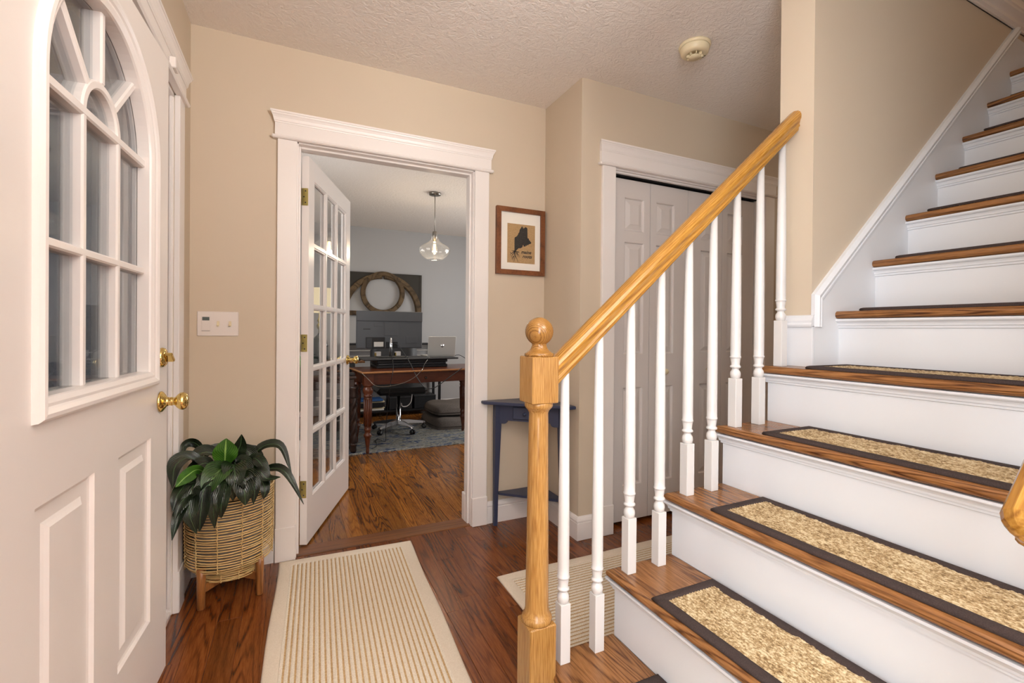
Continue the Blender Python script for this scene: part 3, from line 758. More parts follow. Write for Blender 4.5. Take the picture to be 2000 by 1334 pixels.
# pad local frame: x across the tread, y along it, bottom at z 0
fieldmesh = heightfield(G(), bw-.004, PW-bw+.004, bw-.004, PL-bw+.004, 58, 250, weave)
fo_ = None; bo_ = None
CR = [(0, .0), (-.001, .004), (.002, .0085), (.008, .0105), (.022, .0108), (.029, .0095), (.031, .006), (.031, .0)]
def pad_ring(prof, wob):
    P = []
    for t, z in prof:
        ring = []
        for (ax, ay), (bx, by) in (((t, t), (PW-t, t)), ((PW-t, t), (PW-t, PL-t)), ((PW-t, PL-t), (t, PL-t)), ((t, PL-t), (t, t))):
            for k in range(24):
                q = k/24; xx = ax+(bx-ax)*q; yy = ay+(by-ay)*q
                if t > .02: xx += wob*math.sin(yy*60)*math.sin(yy*17)*(1 if xx > PW/2 else -.3)
                ring.append((xx, yy, z))
        P.append(ring)
    n = len(P[0]); g = G()
    g.prism(None, P, True); g.f = [f for f in g.f if len(f) == 4]; g.sm = [True]*len(g.f)
    return g
padlabel = {1: 'brown-bound seagrass pad on the bottom tread, mostly below the frame', 2: 'brown-bound seagrass pad on the second tread, nearest one fully in view',
 3: 'brown-bound seagrass pad on the third tread from the floor', 4: 'brown-bound seagrass pad on the fourth tread, its far end by the near handrail',
 5: 'brown-bound seagrass pad on the fifth tread, beside the wall post base', 6: 'brown-bound pad on the sixth tread, only its front edge showing',
 7: 'brown-bound pad edge on the seventh tread up', 8: 'brown-bound pad edge on the eighth tread up', 9: 'brown-bound pad edge on the ninth tread up',
 10: 'brown-bound pad edge on the tenth tread up', 11: 'brown-bound pad edge on the eleventh tread up, highest pad in view'}
m_bind = None; m_field = None
for i in range(1, 12):
    off = {1: .012, 2: .0, 3: .01, 4: .02}.get(i, .03)
    xx, yy = nose(i)+.016+(.004 if i % 2 else 0), ry0+(.012*(i-2) if i < 5 else .03)-PL
    if i >= 6: yy = .975-PL
    t = thing('stair_pad', padlabel[i], 'stair pad', (xx, yy, RISE*i+.0004), rad((.6, -.4, .3, .5, -.3)[i % 5]), 'seagrass stair pads')
    if m_bind is None:
        a = local(t, pad_ring(CR, .0025), 'binding', 'binding'); b2 = local(t, fieldmesh, 'woven_field', 'seagrass')
        b2['kind'] = 'stuff'; m_bind, m_field = a, b2
    else:
        for src in (m_bind, m_field):
            c = src.copy(); COL.objects.link(c); c.parent = t

# ---------------------------------------------------------------- rugs
def rug(name, label, cx, cy, rz, wd, ln, bw=.055):
    """long side along local y"""
    t = thing(name, label, 'rug', (cx, cy, 0.0006), rz, 'cream striped hall rugs')
    pr = [(0, 0), (-.001, .004), (.003, .0085), (.010, .010), (bw-.006, .0098), (bw, .008), (bw, 0)]
    g = G(); P = []
    for q, z in pr:
        ring = []
        c = [(-wd/2+q, q), (wd/2-q, q), (wd/2-q, ln-q), (-wd/2+q, ln-q)]
        for k in range(4):
            a, b_ = c[k], c[(k+1) % 4]
            for m_ in range(16):
                f = m_/16; ww = .0025*math.sin((a[1]+(b_[1]-a[1])*f)*9+k) if q < .02 else 0
                ring.append((a[0]+(b_[0]-a[0])*f+ww, a[1]+(b_[1]-a[1])*f, z))
        P.append(ring)
    g.prism(None, P, True); g.f = [f for f in g.f if len(f) == 4]; g.sm = [True]*len(g.f)
    local(t, g, 'binding', 'cream_bind')
    pitch = .0186
    def hf(x, y):
        u = (x/pitch) % 1.0; d = abs(u-.5)
        if d < .17: return .0072+.0008*math.sin(y*2*math.pi/.009)
        k = math.floor(x/pitch+.5); rib = math.sin(math.pi*(d-.17)/.66) if d < .5 else 1
        return .0078+.0034*min(1, max(0, (d-.17)/.12))**.6*(.72+.28*math.sin(y*2*math.pi/.0085+k*2.1))
    nx = int((wd-2*bw)/.0031); ny = int((ln-2*bw)/.0032)
    o = local(t, heightfield(G(), -wd/2+bw-.003, wd/2-bw+.003, bw-.003, ln-bw+.003, nx, ny, hf), 'woven_field', 'stripe'); o['kind'] = 'stuff'
    return t
rug('entry_rug', 'cream rug with tan stripes running from office doorway toward the viewer', .196, 1.045, rad(-2.2), .632, 1.45)
rug('hall_runner', 'cream striped runner behind the balusters beside the closet doors', 2.45, 1.633, rad(90), .648, 1.6)

# ---------------------------------------------------------------- planter and plant
PX, PY = -.252, 2.352
pb = thing('planter_basket', 'round rattan planter basket on wooden legs in the entry corner', 'planter', (PX, PY, 0))
def hoop(r, z, t=.0034, ph=0, tilt=.0):
    pts = [(PX+r*math.cos(2*math.pi*k/44+ph), PY+r*math.sin(2*math.pi*k/44+ph), z+.0016*math.sin(3*2*math.pi*k/44+ph*5)) for k in range(44)]
    return G().tube(pts, t, 6, True)
rg = random.Random(2)
NH = 29
for k in range(NH):
    z = .150+(.452-.150)*k/(NH-1)
    r = .166-.004*(1-k/(NH-1))**2-(.006 if k == 0 else 0)
    hoop(r, z, .0028 if k < NH-1 else .005, rg.uniform(0, 6)).make('cane_hoop', 'cane', pb, origin=(PX, PY, z))
for k in range(7):
    z = .094+.007*k; hoop(.119+.0006*k, z, .0027, rg.uniform(0, 6)).make('cane_hoop', 'cane', pb, origin=(PX, PY, z))
for k in range(12):
    a = 2*math.pi*k/12+.35
    pts = []
    for j in range(66):
        z = .148+(.455-.148)*j/65; rr = .1695-.004*(1-j/65)**2+.0022*math.cos(j*1.9); aa = a+.016*math.sin(j*1.9)
        pts.append((PX+rr*math.cos(aa), PY+rr*math.sin(aa), z))
    G().tube(pts, .0021, 5).make('cane_tie', 'cane', pb)
    pts = [(PX+(.122+.0022*math.cos(j*1.9))*math.cos(a+.02*math.sin(j*1.9)), PY+(.122+.0022*math.cos(j*1.9))*math.sin(a+.02*math.sin(j*1.9)), .092+.05*j/12) for j in range(13)]
    G().tube(pts, .002, 5).make('cane_tie', 'cane', pb)
for k, (dx, dy) in enumerate(((-.092, -.124), (.122, -.096), (.098, .118), (-.118, .098))):
    x, y = PX+dx*.97, PY+dy*.97
    g = G().lathe([(.0125, 0), (.0145, .004), (.0165, .12), (.0165, .166)], (x, y, 0), 12)
    g.make('leg', 'leg_wood', pb, origin=(x, y, 0))
for k in range(2):
    a, b_ = (((-.092, -.124), (.098, .118)), ((.122, -.096), (-.118, .098)))[k]
    d = Vector((b_[0]-a[0], b_[1]-a[1], 0)); L2 = d.length/2; d.normalize(); nn = Vector((-d.y, d.x, 0))
    G().bbox(-L2*.95, L2*.95, -.008, .008, .062+.001*k, .096, .002).xf(lambda p: Vector((PX+(a[0]+b_[0])/2, PY+(a[1]+b_[1])/2, 0))+d*p[0]+nn*p[1]+Vector((0, 0, p[2]))).make('cross_brace', 'leg_wood', pb, origin=(PX, PY, .08))
G().lathe([(.090, .102), (.100, .104), (.125, .17), (.140, .23), (.144, .42), (.138, .42), (.136, .38), (0, .38)], (PX, PY, 0), 32).make('liner', 'pot', pb)
pp = thing('potted_plant', 'dark green peace lily drooping over the rattan planter by the front door', 'plant', (PX, PY, .38))
G().lathe([(0, .375), (.1355, .3805), (.135, .394), (.09, .401), (0, .404)], (PX, PY, 0), 24).make('soil', 'soil', pp)
LEAVES = [
 ( [(-0.269, 2.28, 0.545), (-0.262, 2.24, 0.594), (-0.258, 2.22, 0.641), (-0.254, 2.21, 0.693)] , 0.088 , 1 ),
 ( [(-0.238, 2.34, 0.558), (-0.229, 2.33, 0.6), (-0.213, 2.32, 0.639), (-0.208, 2.3, 0.687)] , 0.06 , 0 ),
 ( [(-0.187, 2.36, 0.527), (-0.137, 2.36, 0.609), (-0.058, 2.34, 0.61), (-0.011, 2.3, 0.49)] , 0.042 , 0 ),
 ( [(-0.194, 2.33, 0.507), (-0.092, 2.28, 0.531), (-0.031, 2.24, 0.512), (0.037, 2.2, 0.381)] , 0.04 , 0 ),
 ( [(-0.312, 2.36, 0.535), (-0.373, 2.33, 0.652), (-0.409, 2.28, 0.663), (-0.412, 2.24, 0.598)] , 0.034 , 0 ),
 ( [(-0.274, 2.36, 0.537), (-0.319, 2.34, 0.607), (-0.36, 2.28, 0.62), (-0.364, 2.22, 0.58)] , 0.06 , 0 ),
 ( [(-0.298, 2.32, 0.522), (-0.373, 2.22, 0.622), (-0.408, 2.12, 0.622), (-0.403, 2.05, 0.556)] , 0.062 , 0 ),
 ( [(-0.3, 2.27, 0.494), (-0.34, 2.18, 0.582), (-0.372, 2.12, 0.579), (-0.396, 2.06, 0.558)] , 0.05 , 1 ),
 ( [(-0.238, 2.24, 0.553), (-0.261, 2.18, 0.58), (-0.291, 2.12, 0.552), (-0.309, 2.1, 0.494)] , 0.09 , 2 ),
 ( [(-0.223, 2.27, 0.549), (-0.227, 2.2, 0.584), (-0.215, 2.14, 0.553), (-0.216, 2.13, 0.495)] , 0.085 , 0 ),
 ( [(-0.206, 2.25, 0.52), (-0.196, 2.18, 0.55), (-0.182, 2.13, 0.5), (-0.178, 2.13, 0.434)] , 0.085 , 0 ),
 ( [(-0.296, 2.24, 0.482), (-0.359, 2.14, 0.551), (-0.388, 2.06, 0.532), (-0.399, 2.03, 0.479)] , 0.048 , 0 ),
 ( [(-0.285, 2.22, 0.472), (-0.334, 2.14, 0.528), (-0.378, 2.07, 0.499), (-0.393, 2.04, 0.448)] , 0.055 , 0 ),
 ( [(-0.299, 2.2, 0.464), (-0.363, 2.12, 0.499), (-0.386, 2.05, 0.45), (-0.398, 2.02, 0.379)] , 0.042 , 0 ),
 ( [(-0.291, 2.2, 0.483), (-0.347, 2.12, 0.546), (-0.354, 2.07, 0.457), (-0.333, 2.08, 0.367)] , 0.062 , 0 ),
 ( [(-0.272, 2.19, 0.473), (-0.311, 2.12, 0.541), (-0.322, 2.09, 0.445), (-0.327, 2.1, 0.367)] , 0.06 , 0 ),
 ( [(-0.255, 2.2, 0.478), (-0.262, 2.14, 0.549), (-0.281, 2.1, 0.464), (-0.281, 2.12, 0.363)] , 0.055 , 0 ),
 ( [(-0.246, 2.2, 0.473), (-0.25, 2.15, 0.534), (-0.257, 2.1, 0.47), (-0.259, 2.12, 0.4)] , 0.06 , 0 ),
 ( [(-0.194, 2.33, 0.507), (-0.162, 2.3, 0.578), (-0.121, 2.26, 0.54), (-0.096, 2.24, 0.461)] , 0.05 , 0 ),
 ( [(-0.179, 2.27, 0.5), (-0.138, 2.22, 0.542), (-0.104, 2.2, 0.511), (-0.053, 2.18, 0.517)] , 0.045 , 0 ),
 ( [(-0.186, 2.24, 0.499), (-0.167, 2.19, 0.543), (-0.148, 2.16, 0.497), (-0.152, 2.16, 0.424)] , 0.05 , 0 ),
 ( [(-0.169, 2.27, 0.477), (-0.139, 2.24, 0.514), (-0.113, 2.2, 0.469), (-0.117, 2.2, 0.426)] , 0.045 , 0 ),
 ( [(-0.226, 2.36, 0.536), (-0.201, 2.36, 0.601), (-0.171, 2.34, 0.569), (-0.16, 2.33, 0.525)] , 0.06 , 0 ),
 ( [(-0.257, 2.38, 0.546), (-0.299, 2.4, 0.602), (-0.334, 2.38, 0.606), (-0.35, 2.36, 0.584)] , 0.05 , 0 ),
 ( [(-0.286, 2.3, 0.516), (-0.326, 2.26, 0.585), (-0.361, 2.2, 0.585), (-0.387, 2.16, 0.559)] , 0.055 , 0 ),
 ( [(-0.269, 2.24, 0.499), (-0.297, 2.18, 0.548), (-0.317, 2.12, 0.552), (-0.336, 2.1, 0.512)] , 0.06 , 0 ),
 ( [(-0.22, 2.3, 0.529), (-0.208, 2.27, 0.58), (-0.183, 2.24, 0.552), (-0.171, 2.22, 0.514)] , 0.06 , 0 ),
 ( [(-0.282, 2.2, 0.43), (-0.3, 2.14, 0.493), (-0.319, 2.1, 0.47), (-0.314, 2.1, 0.41)] , 0.05 , 2 ),
 ( [(-0.249, 2.22, 0.502), (-0.243, 2.17, 0.548), (-0.222, 2.14, 0.513), (-0.223, 2.15, 0.452)] , 0.06 , 0 ),
 ( [(-0.263, 2.26, 0.514), (-0.273, 2.2, 0.56), (-0.281, 2.15, 0.538), (-0.274, 2.14, 0.484)] , 0.065 , 0 ),
 ( [(-0.21, 2.4, 0.535), (-0.181, 2.42, 0.585), (-0.15, 2.42, 0.558), (-0.135, 2.41, 0.524)] , 0.045 , 0 ),
 ( [(-0.216, 2.2, 0.515), (-0.198, 2.16, 0.545), (-0.174, 2.14, 0.517), (-0.166, 2.15, 0.471)] , 0.055 , 0 ),
 ( [(-0.314, 2.24, 0.494), (-0.349, 2.18, 0.548), (-0.372, 2.12, 0.53), (-0.389, 2.1, 0.481)] , 0.05 , 0 ),
]
def leaf(pts, wd, kind, roll=0.0, nseg=18):
    c = bez(pts, nseg//3); m_ = len(c); g = G(); uv = []
    view = Vector((0.1, -.85, .5)) if pts[-1][2] < pts[0][2]+.05 else Vector((.1, -1, -.25)); across = []
    prev = None
    for i in range(m_):
        t = (c[min(i+1, m_-1)]-c[max(i-1, 0)]).normalized()
        ref = view + Vector((0, 0, .4))
        a = t.cross(ref)
        if a.length < .15 and prev is not None: a = prev.copy()
        a.normalize()
        if prev is not None and a.dot(prev) < 0: a = -a
        if prev is not None: a = (a+prev*.8).normalized()
        prev = a; nrm = a.cross(t).normalized()
        if nrm.dot(ref) < 0: nrm = -nrm
        f = i/(m_-1)
        if f < .22: w_ = .07+.10*(f/.22)
        else:
            q = ((f-.22)/.78)**(1.9 if kind == 1 and pts[-1][2] > pts[0][2]+.05 else 1); w_ = (math.sin(math.pi*min(1, (.12+.88*q**.75)))**.85)
        w_ = max(w_*wd*.5, .0012)
        for k in (-1, -.55, 0, .55, 1):
            lift = .38*abs(k)*w_ + .10*w_*math.sin(f*16+k*2+roll)*abs(k)
            g.v.append(tuple(c[i]+a*w_*k*.94+nrm*lift)); uv.append((.5+.5*k, f))
    for i in range(m_-1):
        for k in range(4):
            g.f.append((i*5+k, i*5+k+1, (i+1)*5+k+1, (i+1)*5+k)); g.sm.append(True)
    o = g.make('leaf', LM[kind], pp)
    me = o.data; ul = me.uv_layers.new(name='UVMap')
    for lp in me.loops: ul.data[lp.index].uv = uv[lp.vertex_index]
    return o
rg = random.Random(5)
for pts, wd, kind in LEAVES:
    leaf(pts, wd*1.1, kind, rg.uniform(0, 6))
    p0 = Vector(pts[0]); b0 = Vector((PX+rg.uniform(-.07, .07), PY+rg.uniform(-.06, .06), .395))
    G().tube(bez([b0, (b0*.45+p0*.55)+Vector((0, 0, .02)), p0], 5), .0028, 5).make('stem', LM[2], pp)
for k in range(16):      # inner foliage between the long leaves
    a = rg.uniform(0, 6.28); r0_ = rg.uniform(.02, .08); r1_ = rg.uniform(.10, .17)
    b0 = Vector((PX+r0_*math.cos(a), PY+r0_*math.sin(a), .40)); e = Vector((PX+r1_*math.cos(a)*.95, PY+r1_*math.sin(a)*.8, rg.uniform(.42, .52)))
    e.x = max(e.x, -.40); e.y = min(e.y, 2.50)
    leaf([b0, b0+Vector((0, 0, rg.uniform(.06, .11))), (b0+e)/2+Vector((0, 0, rg.uniform(.09, .13))), e], rg.uniform(.05, .07), rg.choice((0, 0, 2)), a)

# ---------------------------------------------------------------- corner table
ct = thing('corner_table', 'small navy blue corner table with drawer behind the newel post', 'table', (XS-.1, YA-.1, 0))
KX, KY = XS-.019, YA-.019                # inner corner clear of the baseboards
def tri(g, d0, d1, z0, z1, cham=.0, r=.0):
    """right-angled corner slab reaching d0 along the back wall and d1 along the return wall"""
    p = [(KX, KY), (KX-d0, KY), (KX-d0, KY-.03), (KX-.03, KY-d1), (KX, KY-d1)]
    secs = []
    for ins, z in ((cham, z0), (0, z0+cham), (0, z1-cham), (cham, z1)):
        cx, cy = KX-d0*.3, KY-d1*.3
        secs.append([(x+(cx-x)*ins*4, y+(cy-y)*ins*4, z) for x, y in p])
    return g.prism(None, secs, True)
tri(G(), .405, .385, .715, .733, .004).make('top', 'navy', ct)
ga = (KX-.315, KY-.03); gb = (KX-.03, KY-.290)     # front posts
dv = (Vector((gb[0], gb[1], 0))-Vector((ga[0], ga[1], 0))); LN = dv.length; dv.normalize(); nv = Vector((dv.y, -dv.x, 0))
if nv.y > 0: nv = -nv
mt = lambda p: Vector((ga[0], ga[1], 0))+dv*p[0]+nv*p[1]+Vector((0, 0, p[2]))
ap = [(0, .715), (0, .600)]+[(.045+.02*math.sin(rad(k*30)), .600+.02*(1-math.cos(rad(k*30)))) for k in range(4)]+[(LN-.045-.02*math.sin(rad(k*30)), .600+.02*(1-math.cos(rad(k*30)))) for k in range(3, -1, -1)]+[(LN, .600), (LN, .715)]
G().prism(None, [[(s, d, z) for s, z in ap] for d in (-.008, .008)]).xf(mt).make('apron', 'navy', ct)
dr = G().bbox(LN*.26, LN*.74, .007, .017, .632, .704, .0035).xf(mt).make('drawer', 'navy', ct)
for q in ((.26, .264, .630, .706), (.736, .74, .630, .706)):  # raised black strips paint the shade of the gap round the drawer
    G().box(LN*q[0]-.002, LN*q[0]+.0005, .007, .0095, q[2], q[3]).xf(mt).make('gap_shade_strip', 'black', dr)
for z in (.630, .705): G().box(LN*.26, LN*.74, .007, .0095, z-.001, z+.001).xf(mt).make('gap_shade_strip', 'black', dr)
G().lathe([(.004, .016), (.005, .022), (.010, .027), (.011, .032), (.007, .038), (0, .039)], (0, 0, 0), 14, 'Y').xf(lambda p: mt((p[0]+LN*.455, p[1], p[2]+.667))).make('knob', 'navy', dr)
for (x, y) in (ga, gb, (KX-.03, KY-.03)):
    secs = []
    for z, s in ((0, .011), (.2, .0125), (.59, .019), (.715, .019)):
        sx_ = x-.019+s if x < KX-.1 else x+.019-s; sy_ = y
        secs.append([(sx_-s, sy_-s, z), (sx_+s, sy_-s, z), (sx_+s, sy_+s, z), (sx_-s, sy_+s, z)])
    G().prism(None, secs, True).make('leg', 'navy', ct)
p = [(KX-.01, KY-.012), (KX-.30, KY-.012), (KX-.30, KY-.035), (KX-.035, KY-.275), (KX-.01, KY-.275)]
G().prism(None, [[(x, y, z) for x, y in p] for z in (.176, .190)]).make('shelf', 'navy', ct)

# ---------------------------------------------------------------- framed print
fp = thing('framed_print', 'brown framed burlap print of a black state silhouette with roots', 'picture', (1.2375, YA, 1.68))
fx0, fx1, fz0, fz1, fwid = 1.075, 1.400, 1.482, 1.885, .0285
mW = lambda p: (p[0], YA-p[1], p[2])
for k, q in enumerate([((fx0, fz0), (fx1, fz0), (fx1-fwid, fz0+fwid), (fx0+fwid, fz0+fwid)), ((fx1, fz0), (fx1, fz1), (fx1-fwid, fz1-fwid), (fx1-fwid, fz0+fwid)), ((fx1, fz1), (fx0, fz1), (fx0+fwid, fz1-fwid), (fx1-fwid, fz1-fwid)), ((fx0, fz1), (fx0, fz0), (fx0+fwid, fz0+fwid), (fx0+fwid, fz1-fwid))]):
    G().prism(None, [[(x, d, z) for x, z in q] for d in (.001, .024)]).xf(mW).make('frame_rail', 'frame_wood', fp, origin=(q[0][0], YA, q[0][1]))
mx0, mx1, mz0_, mz1_ = fx0+fwid, fx1-fwid, fz0+fwid, fz1-fwid
bx0, bx1, bz0, bz1 = 1.149, 1.336, 1.5535, 1.790
G().prism(None, [[(mx0, d, mz0_), (mx1, d, mz0_), (mx1, d, mz1_), (mx0, d, mz1_)] for d in (.004, .010)]).xf(mW).make('mat_board', 'paper', fp)
pr_ = G().box(bx0, bx1, .010, .0108, bz0, bz1).xf(mW).make('burlap_print', 'burlap', fp)
# state silhouette in print fractions (u right, v up), simplified coast
ME = [(.255, .335), (.255, .64), (.285, .665), (.32, .675), (.375, .725), (.385, .755), (.425, .80), (.435, .86), (.475, .90), (.51, .945), (.535, .955), (.55, .915), (.585, .90), (.615, .925), (.66, .945), (.715, .915), (.725, .67), (.745, .655), (.765, .665), (.785, .61), (.815, .61), (.83, .575), (.86, .565), (.85, .53), (.80, .515), (.77, .505), (.755, .48), (.725, .49), (.69, .455), (.67, .475), (.635, .43), (.615, .455), (.59, .42), (.575, .47), (.555, .475), (.545, .42), (.50, .40), (.455, .38), (.42, .39), (.385, .37), (.35, .345), (.315, .31), (.285, .285), (.265, .300)]
U = lambda u, v_: (bx0+(bx1-bx0)*u, bz0+(bz1-bz0)*v_)
G().prism(None, [[(U(u, v_)[0], d, U(u, v_)[1]) for u, v_ in ME] for d in (.0108, .0113)]).xf(mW).make('silhouette', 'ink', pr_)
rt = G()
def root(a):
    for k in range(len(a)-1): pass
    w0_, w1_ = .0050, .0014; P = [Vector((U(*q)[0], 0, U(*q)[1])) for q in a]; n_ = len(P); L1 = []; L2 = []
    for k in range(n_):
        t = (P[min(k+1, n_-1)]-P[max(k-1, 0)]).normalized(); nn = Vector((-t.z, 0, t.x)); w_ = w0_+(w1_-w0_)*k/(n_-1)
        L1.append(P[k]+nn*w_*.5); L2.append(P[k]-nn*w_*.5)
    for k in range(n_-1): rt.add([(L1[k].x, .0113, L1[k].z), (L1[k+1].x, .0113, L1[k+1].z), (L2[k+1].x, .0113, L2[k+1].z), (L2[k].x, .0113, L2[k].z)], [(0, 1, 2, 3)])
for a in ([(.27, .31), (.20, .30), (.15, .31)], [(.27, .31), (.18, .25), (.11, .21), (.12, .15)], [(.26, .28), (.17, .19), (.14, .12)], [(.27, .31), (.25, .20), (.23, .12), (.21, .06)],
          [(.22, .17), (.17, .10), (.18, .06)], [(.27, .30), (.29, .19), (.33, .12), (.37, .07), (.38, .02)], [(.29, .19), (.27, .12), (.235, .02)], [(.27, .31), (.36, .24), (.42, .20), (.43, .13)], [(.28, .29), (.38, .29), (.44, .26)], [(.33, .25), (.37, .19), (.38, .15)], [(.35, .27), (.43, .30)], [(.15, .23), (.09, .27)]):
    root(a)
rt.xf(mW).make('root_lines', 'ink', pr_)
def text(body, name, mat, size, loc, parent, shear=0, rot=None, ext=.0002):
    cu = bpy.data.curves.new(name, 'FONT'); cu.body = body; cu.size = size; cu.shear = shear; cu.extrude = ext; cu.offset = .0007; cu.materials.append(MT[mat])
    o = bpy.data.objects.new(name, cu); COL.objects.link(o); o.location = loc
    o.rotation_euler = rot or (math.pi/2, 0, 0); return meshed(o, parent)
def meshed(o, parent, keep_local=False):
    bpy.context.view_layer.update()
    me = bpy.data.meshes.new_from_object(o.evaluated_get(bpy.context.evaluated_depsgraph_get()))
    q = bpy.data.objects.new(o.name, me); COL.objects.link(q); q.location = o.location; q.rotation_euler = o.rotation_euler
    nm = o.name; bpy.data.objects.remove(o); q.name = nm
    if keep_local: q.parent = parent
    else: link(q, parent)
    return q
text('maine', 'lettering', 'ink', .0285, (U(.49, .24)[0], YA-.0113, U(.49, .255)[1]), pr_, .35)
text('roots', 'lettering', 'ink', .0285, (U(.54, .12)[0], YA-.0113, U(.54, .145)[1]), pr_, .35)

# ---------------------------------------------------------------- switch plate, sensor, smoke detector
sp_ = thing('switch_plate', 'white triple switch plate with digital timer on the beige wall', 'switch', (-.327, YA, 1.164))
x0, x1, z0, z1 = -.410, -.2445, 1.1065, 1.221
G().bbox(x0, x1, .0, .0065, z0, z1, .003).xf(mW).make('plate', 'white_plastic', sp_)
tm = G().bbox(x0+.017, x0+.053, .006, .0085, z0+.023, z1-.020, .001).xf(mW).make('timer', 'white_plastic', sp_)
G().bbox(x0+.021, x0+.049, .0083, .0090, z1-.042, z1-.026, .0003).xf(mW).make('display', 'lcd', tm)
G().bbox(x0+.020, x0+.050, .0083, .0092, z0+.028, z1-.050, .0005).xf(mW).make('timer_door', 'white_plastic', tm)
G().box(x0+.019, x0+.051, .0084, .0087, z0+.0235, z0+.0250).xf(mW).make('seam', 'charcoal_dark', tm)
for xc in (x0+.083, x0+.131):
    G().bbox(xc-.0055, xc+.0055, .0055, .0067, z0+.046, z0+.070, .0004).xf(mW).make('switch_slot', 'ivory', sp_)
    G().prism(None, [[(xc-.0042, d, z0+zz_) for d, zz_ in ((.006, .047), (.006, .066), (.010, .066), (.018, .050), (.016, .046))], [(xc+.0042, d, z0+zz_) for d, zz_ in ((.006, .047), (.006, .066), (.010, .066), (.018, .050), (.016, .046))]]).xf(mW).make('toggle', 'ivory', sp_)
sn = thing('door_sensor', 'small white contact sensor at the top of the front door frame', 'sensor', (-.404, 2.06, 2.095))
G().bbox(-.418, -.396, 2.035, 2.085, 2.083, 2.123, .003).make('sensor_case', 'white_plastic', sn)
G().bbox(-.3955, -.3945, 2.045, 2.075, 2.090, 2.116, .0004).make('sensor_cover', 'white_plastic', sn)
DX, DY = 1.742, 1.665
sm = thing('smoke_detector', 'round ivory smoke detector on the textured ceiling', 'smoke detector', (DX, DY, ZC))
mz = lambda p: (DX+p[0], DY+p[1], ZC-p[2])
G().lathe([(.0, 0), (.0735, .0), (.0745, .004), (.072, .012), (.069, .014)], (0, 0, 0), 36).xf(mz).make('mounting_base', 'ivory', sm)
G().lathe([(.0, .0135), (.068, .0135), (.0675, .018), (.064, .036), (.058, .043), (.046, .046), (.036, .046), (.034, .043), (.0, .043)], (0, 0, 0), 36).xf(mz).make('housing', 'ivory', sm)
G().lathe([(.0, .052), (.026, .052), (.028, .055), (.027, .058), (.0, .059)], (0, 0, 0), 28).xf(mz).make('sensor_cap', 'ivory', sm)
for k in range(8):
    a = 2*math.pi*k/8+.2; ca, sa = math.cos(a), math.sin(a)
    f = lambda p: mz((ca*p[0]-sa*p[1], sa*p[0]+ca*p[1], p[2]))
    G().bbox(.022, .038, -.0018, .0018, .042, .056, .0006).xf(f).make('vent_fin', 'ivory', sm)
for dx, dy, mt_ in ((.048, -.006, 'charcoal_dark'), (.047, -.018, 'green_glass')):
    G().lathe([(0, .044), (.0028, .044), (.0024, .0475), (0, .048)], (dx, dy, 0), 10).xf(mz).make('indicator_light', mt_, sm)

# ---------------------------------------------------------------- office
rg_ = thing('office_rug', 'worn blue and cream patterned rug under the office desk', 'rug', (1.1, 5.3, .0006))
pr = [(0, 0), (-.001, .006), (.004, .011), (.03, .012)]
P = []
for t, z in pr: P.append([(-.5+t, 4.385+t, z), (2.6-t, 4.415+t, z), (2.6-t, 5.75-t, z), (-.5+t, 5.75-t, z)])
G().prism(None, P, True).make('rug_pile', 'persian', rg_)
RZ = .012
# desk
DA = rad(5.0)
dk = thing('writing_desk', 'reddish mahogany writing desk with turned reeded legs in the office', 'desk', (.545, 4.30, RZ), DA)
DW, DD = 1.28, .60
def loc(g, nm, mt_, par=dk): return local(par, g, nm, mt_)
tp = loc(G().bbox(0, DW, 0, DD, .728, .748, .007), 'top', 'mahogany')
e = local(dk, G().bbox(-.004, DW+.004, -.006, .006, .731, .7475, .004), 'top_edge', 'mahogany_top')
e = local(dk, G().bbox(-.006, .004, -.004, DD, .731, .7475, .004), 'top_edge', 'mahogany_top')
loc(G().bbox(.06, DW-.06, .045, .067, .622, .729, .002), 'apron', 'mahogany')
loc(G().bbox(.06, DW-.06, DD-.067, DD-.045, .622, .729, .002), 'apron', 'mahogany')
for x in (.045, DW-.067): loc(G().bbox(x, x+.022, .06, DD-.06, .622, .729, .002), 'apron', 'mahogany')
kn = loc(G().lathe([(.0, .0), (.009, 0), (.008, .008), (.012, .016), (.011, .022), (0, .025)], (0, 0, 0), 14, 'Y').xf(lambda p: Vector((DW*.47+p[0], .046-p[1], .668+p[2]))), 'drawer_knob', 'dark_wood')
LEGP = [(.0, 0), (.013, .0), (.016, .02), (.013, .05), (.0145, .06), (.022, .11), (.0265, .145), (.028, .155), (.036, .165), (.037, .176), (.030, .186), (.026, .20), (.027, .215), (.033, .225), (.033, .233), (.029, .24), (.030, .26), (.0365, .52), (.037, .53), (.033, .537), (.041, .545), (.041, .552), (.034, .56), (.045, .585), (.047, .605), (.042, .625), (.034, .632), (.038, .64), (.044, .645), (.044, .655)]
LEGP = [(r, z*.955) for r, z in LEGP]
for x in (.062, DW-.062):
    for y in (.062, DD-.062):
        g = G().lathe(LEGP, (x, y, 0), 20); g.bbox(x-.043, x+.043, y-.043, y+.043, .622, .729, .003)
        lg = loc(g, 'leg', 'mahogany')
        rd = G()
        for k in range(12):
            a = 2*math.pi*k/12
            rd.tube([(x+.0295*math.cos(a), y+.0295*math.sin(a), .25), (x+.0355*math.cos(a), y+.0355*math.sin(a), .495)], .0055, 5)
        local(lg, rd, 'reeding', 'mahogany')
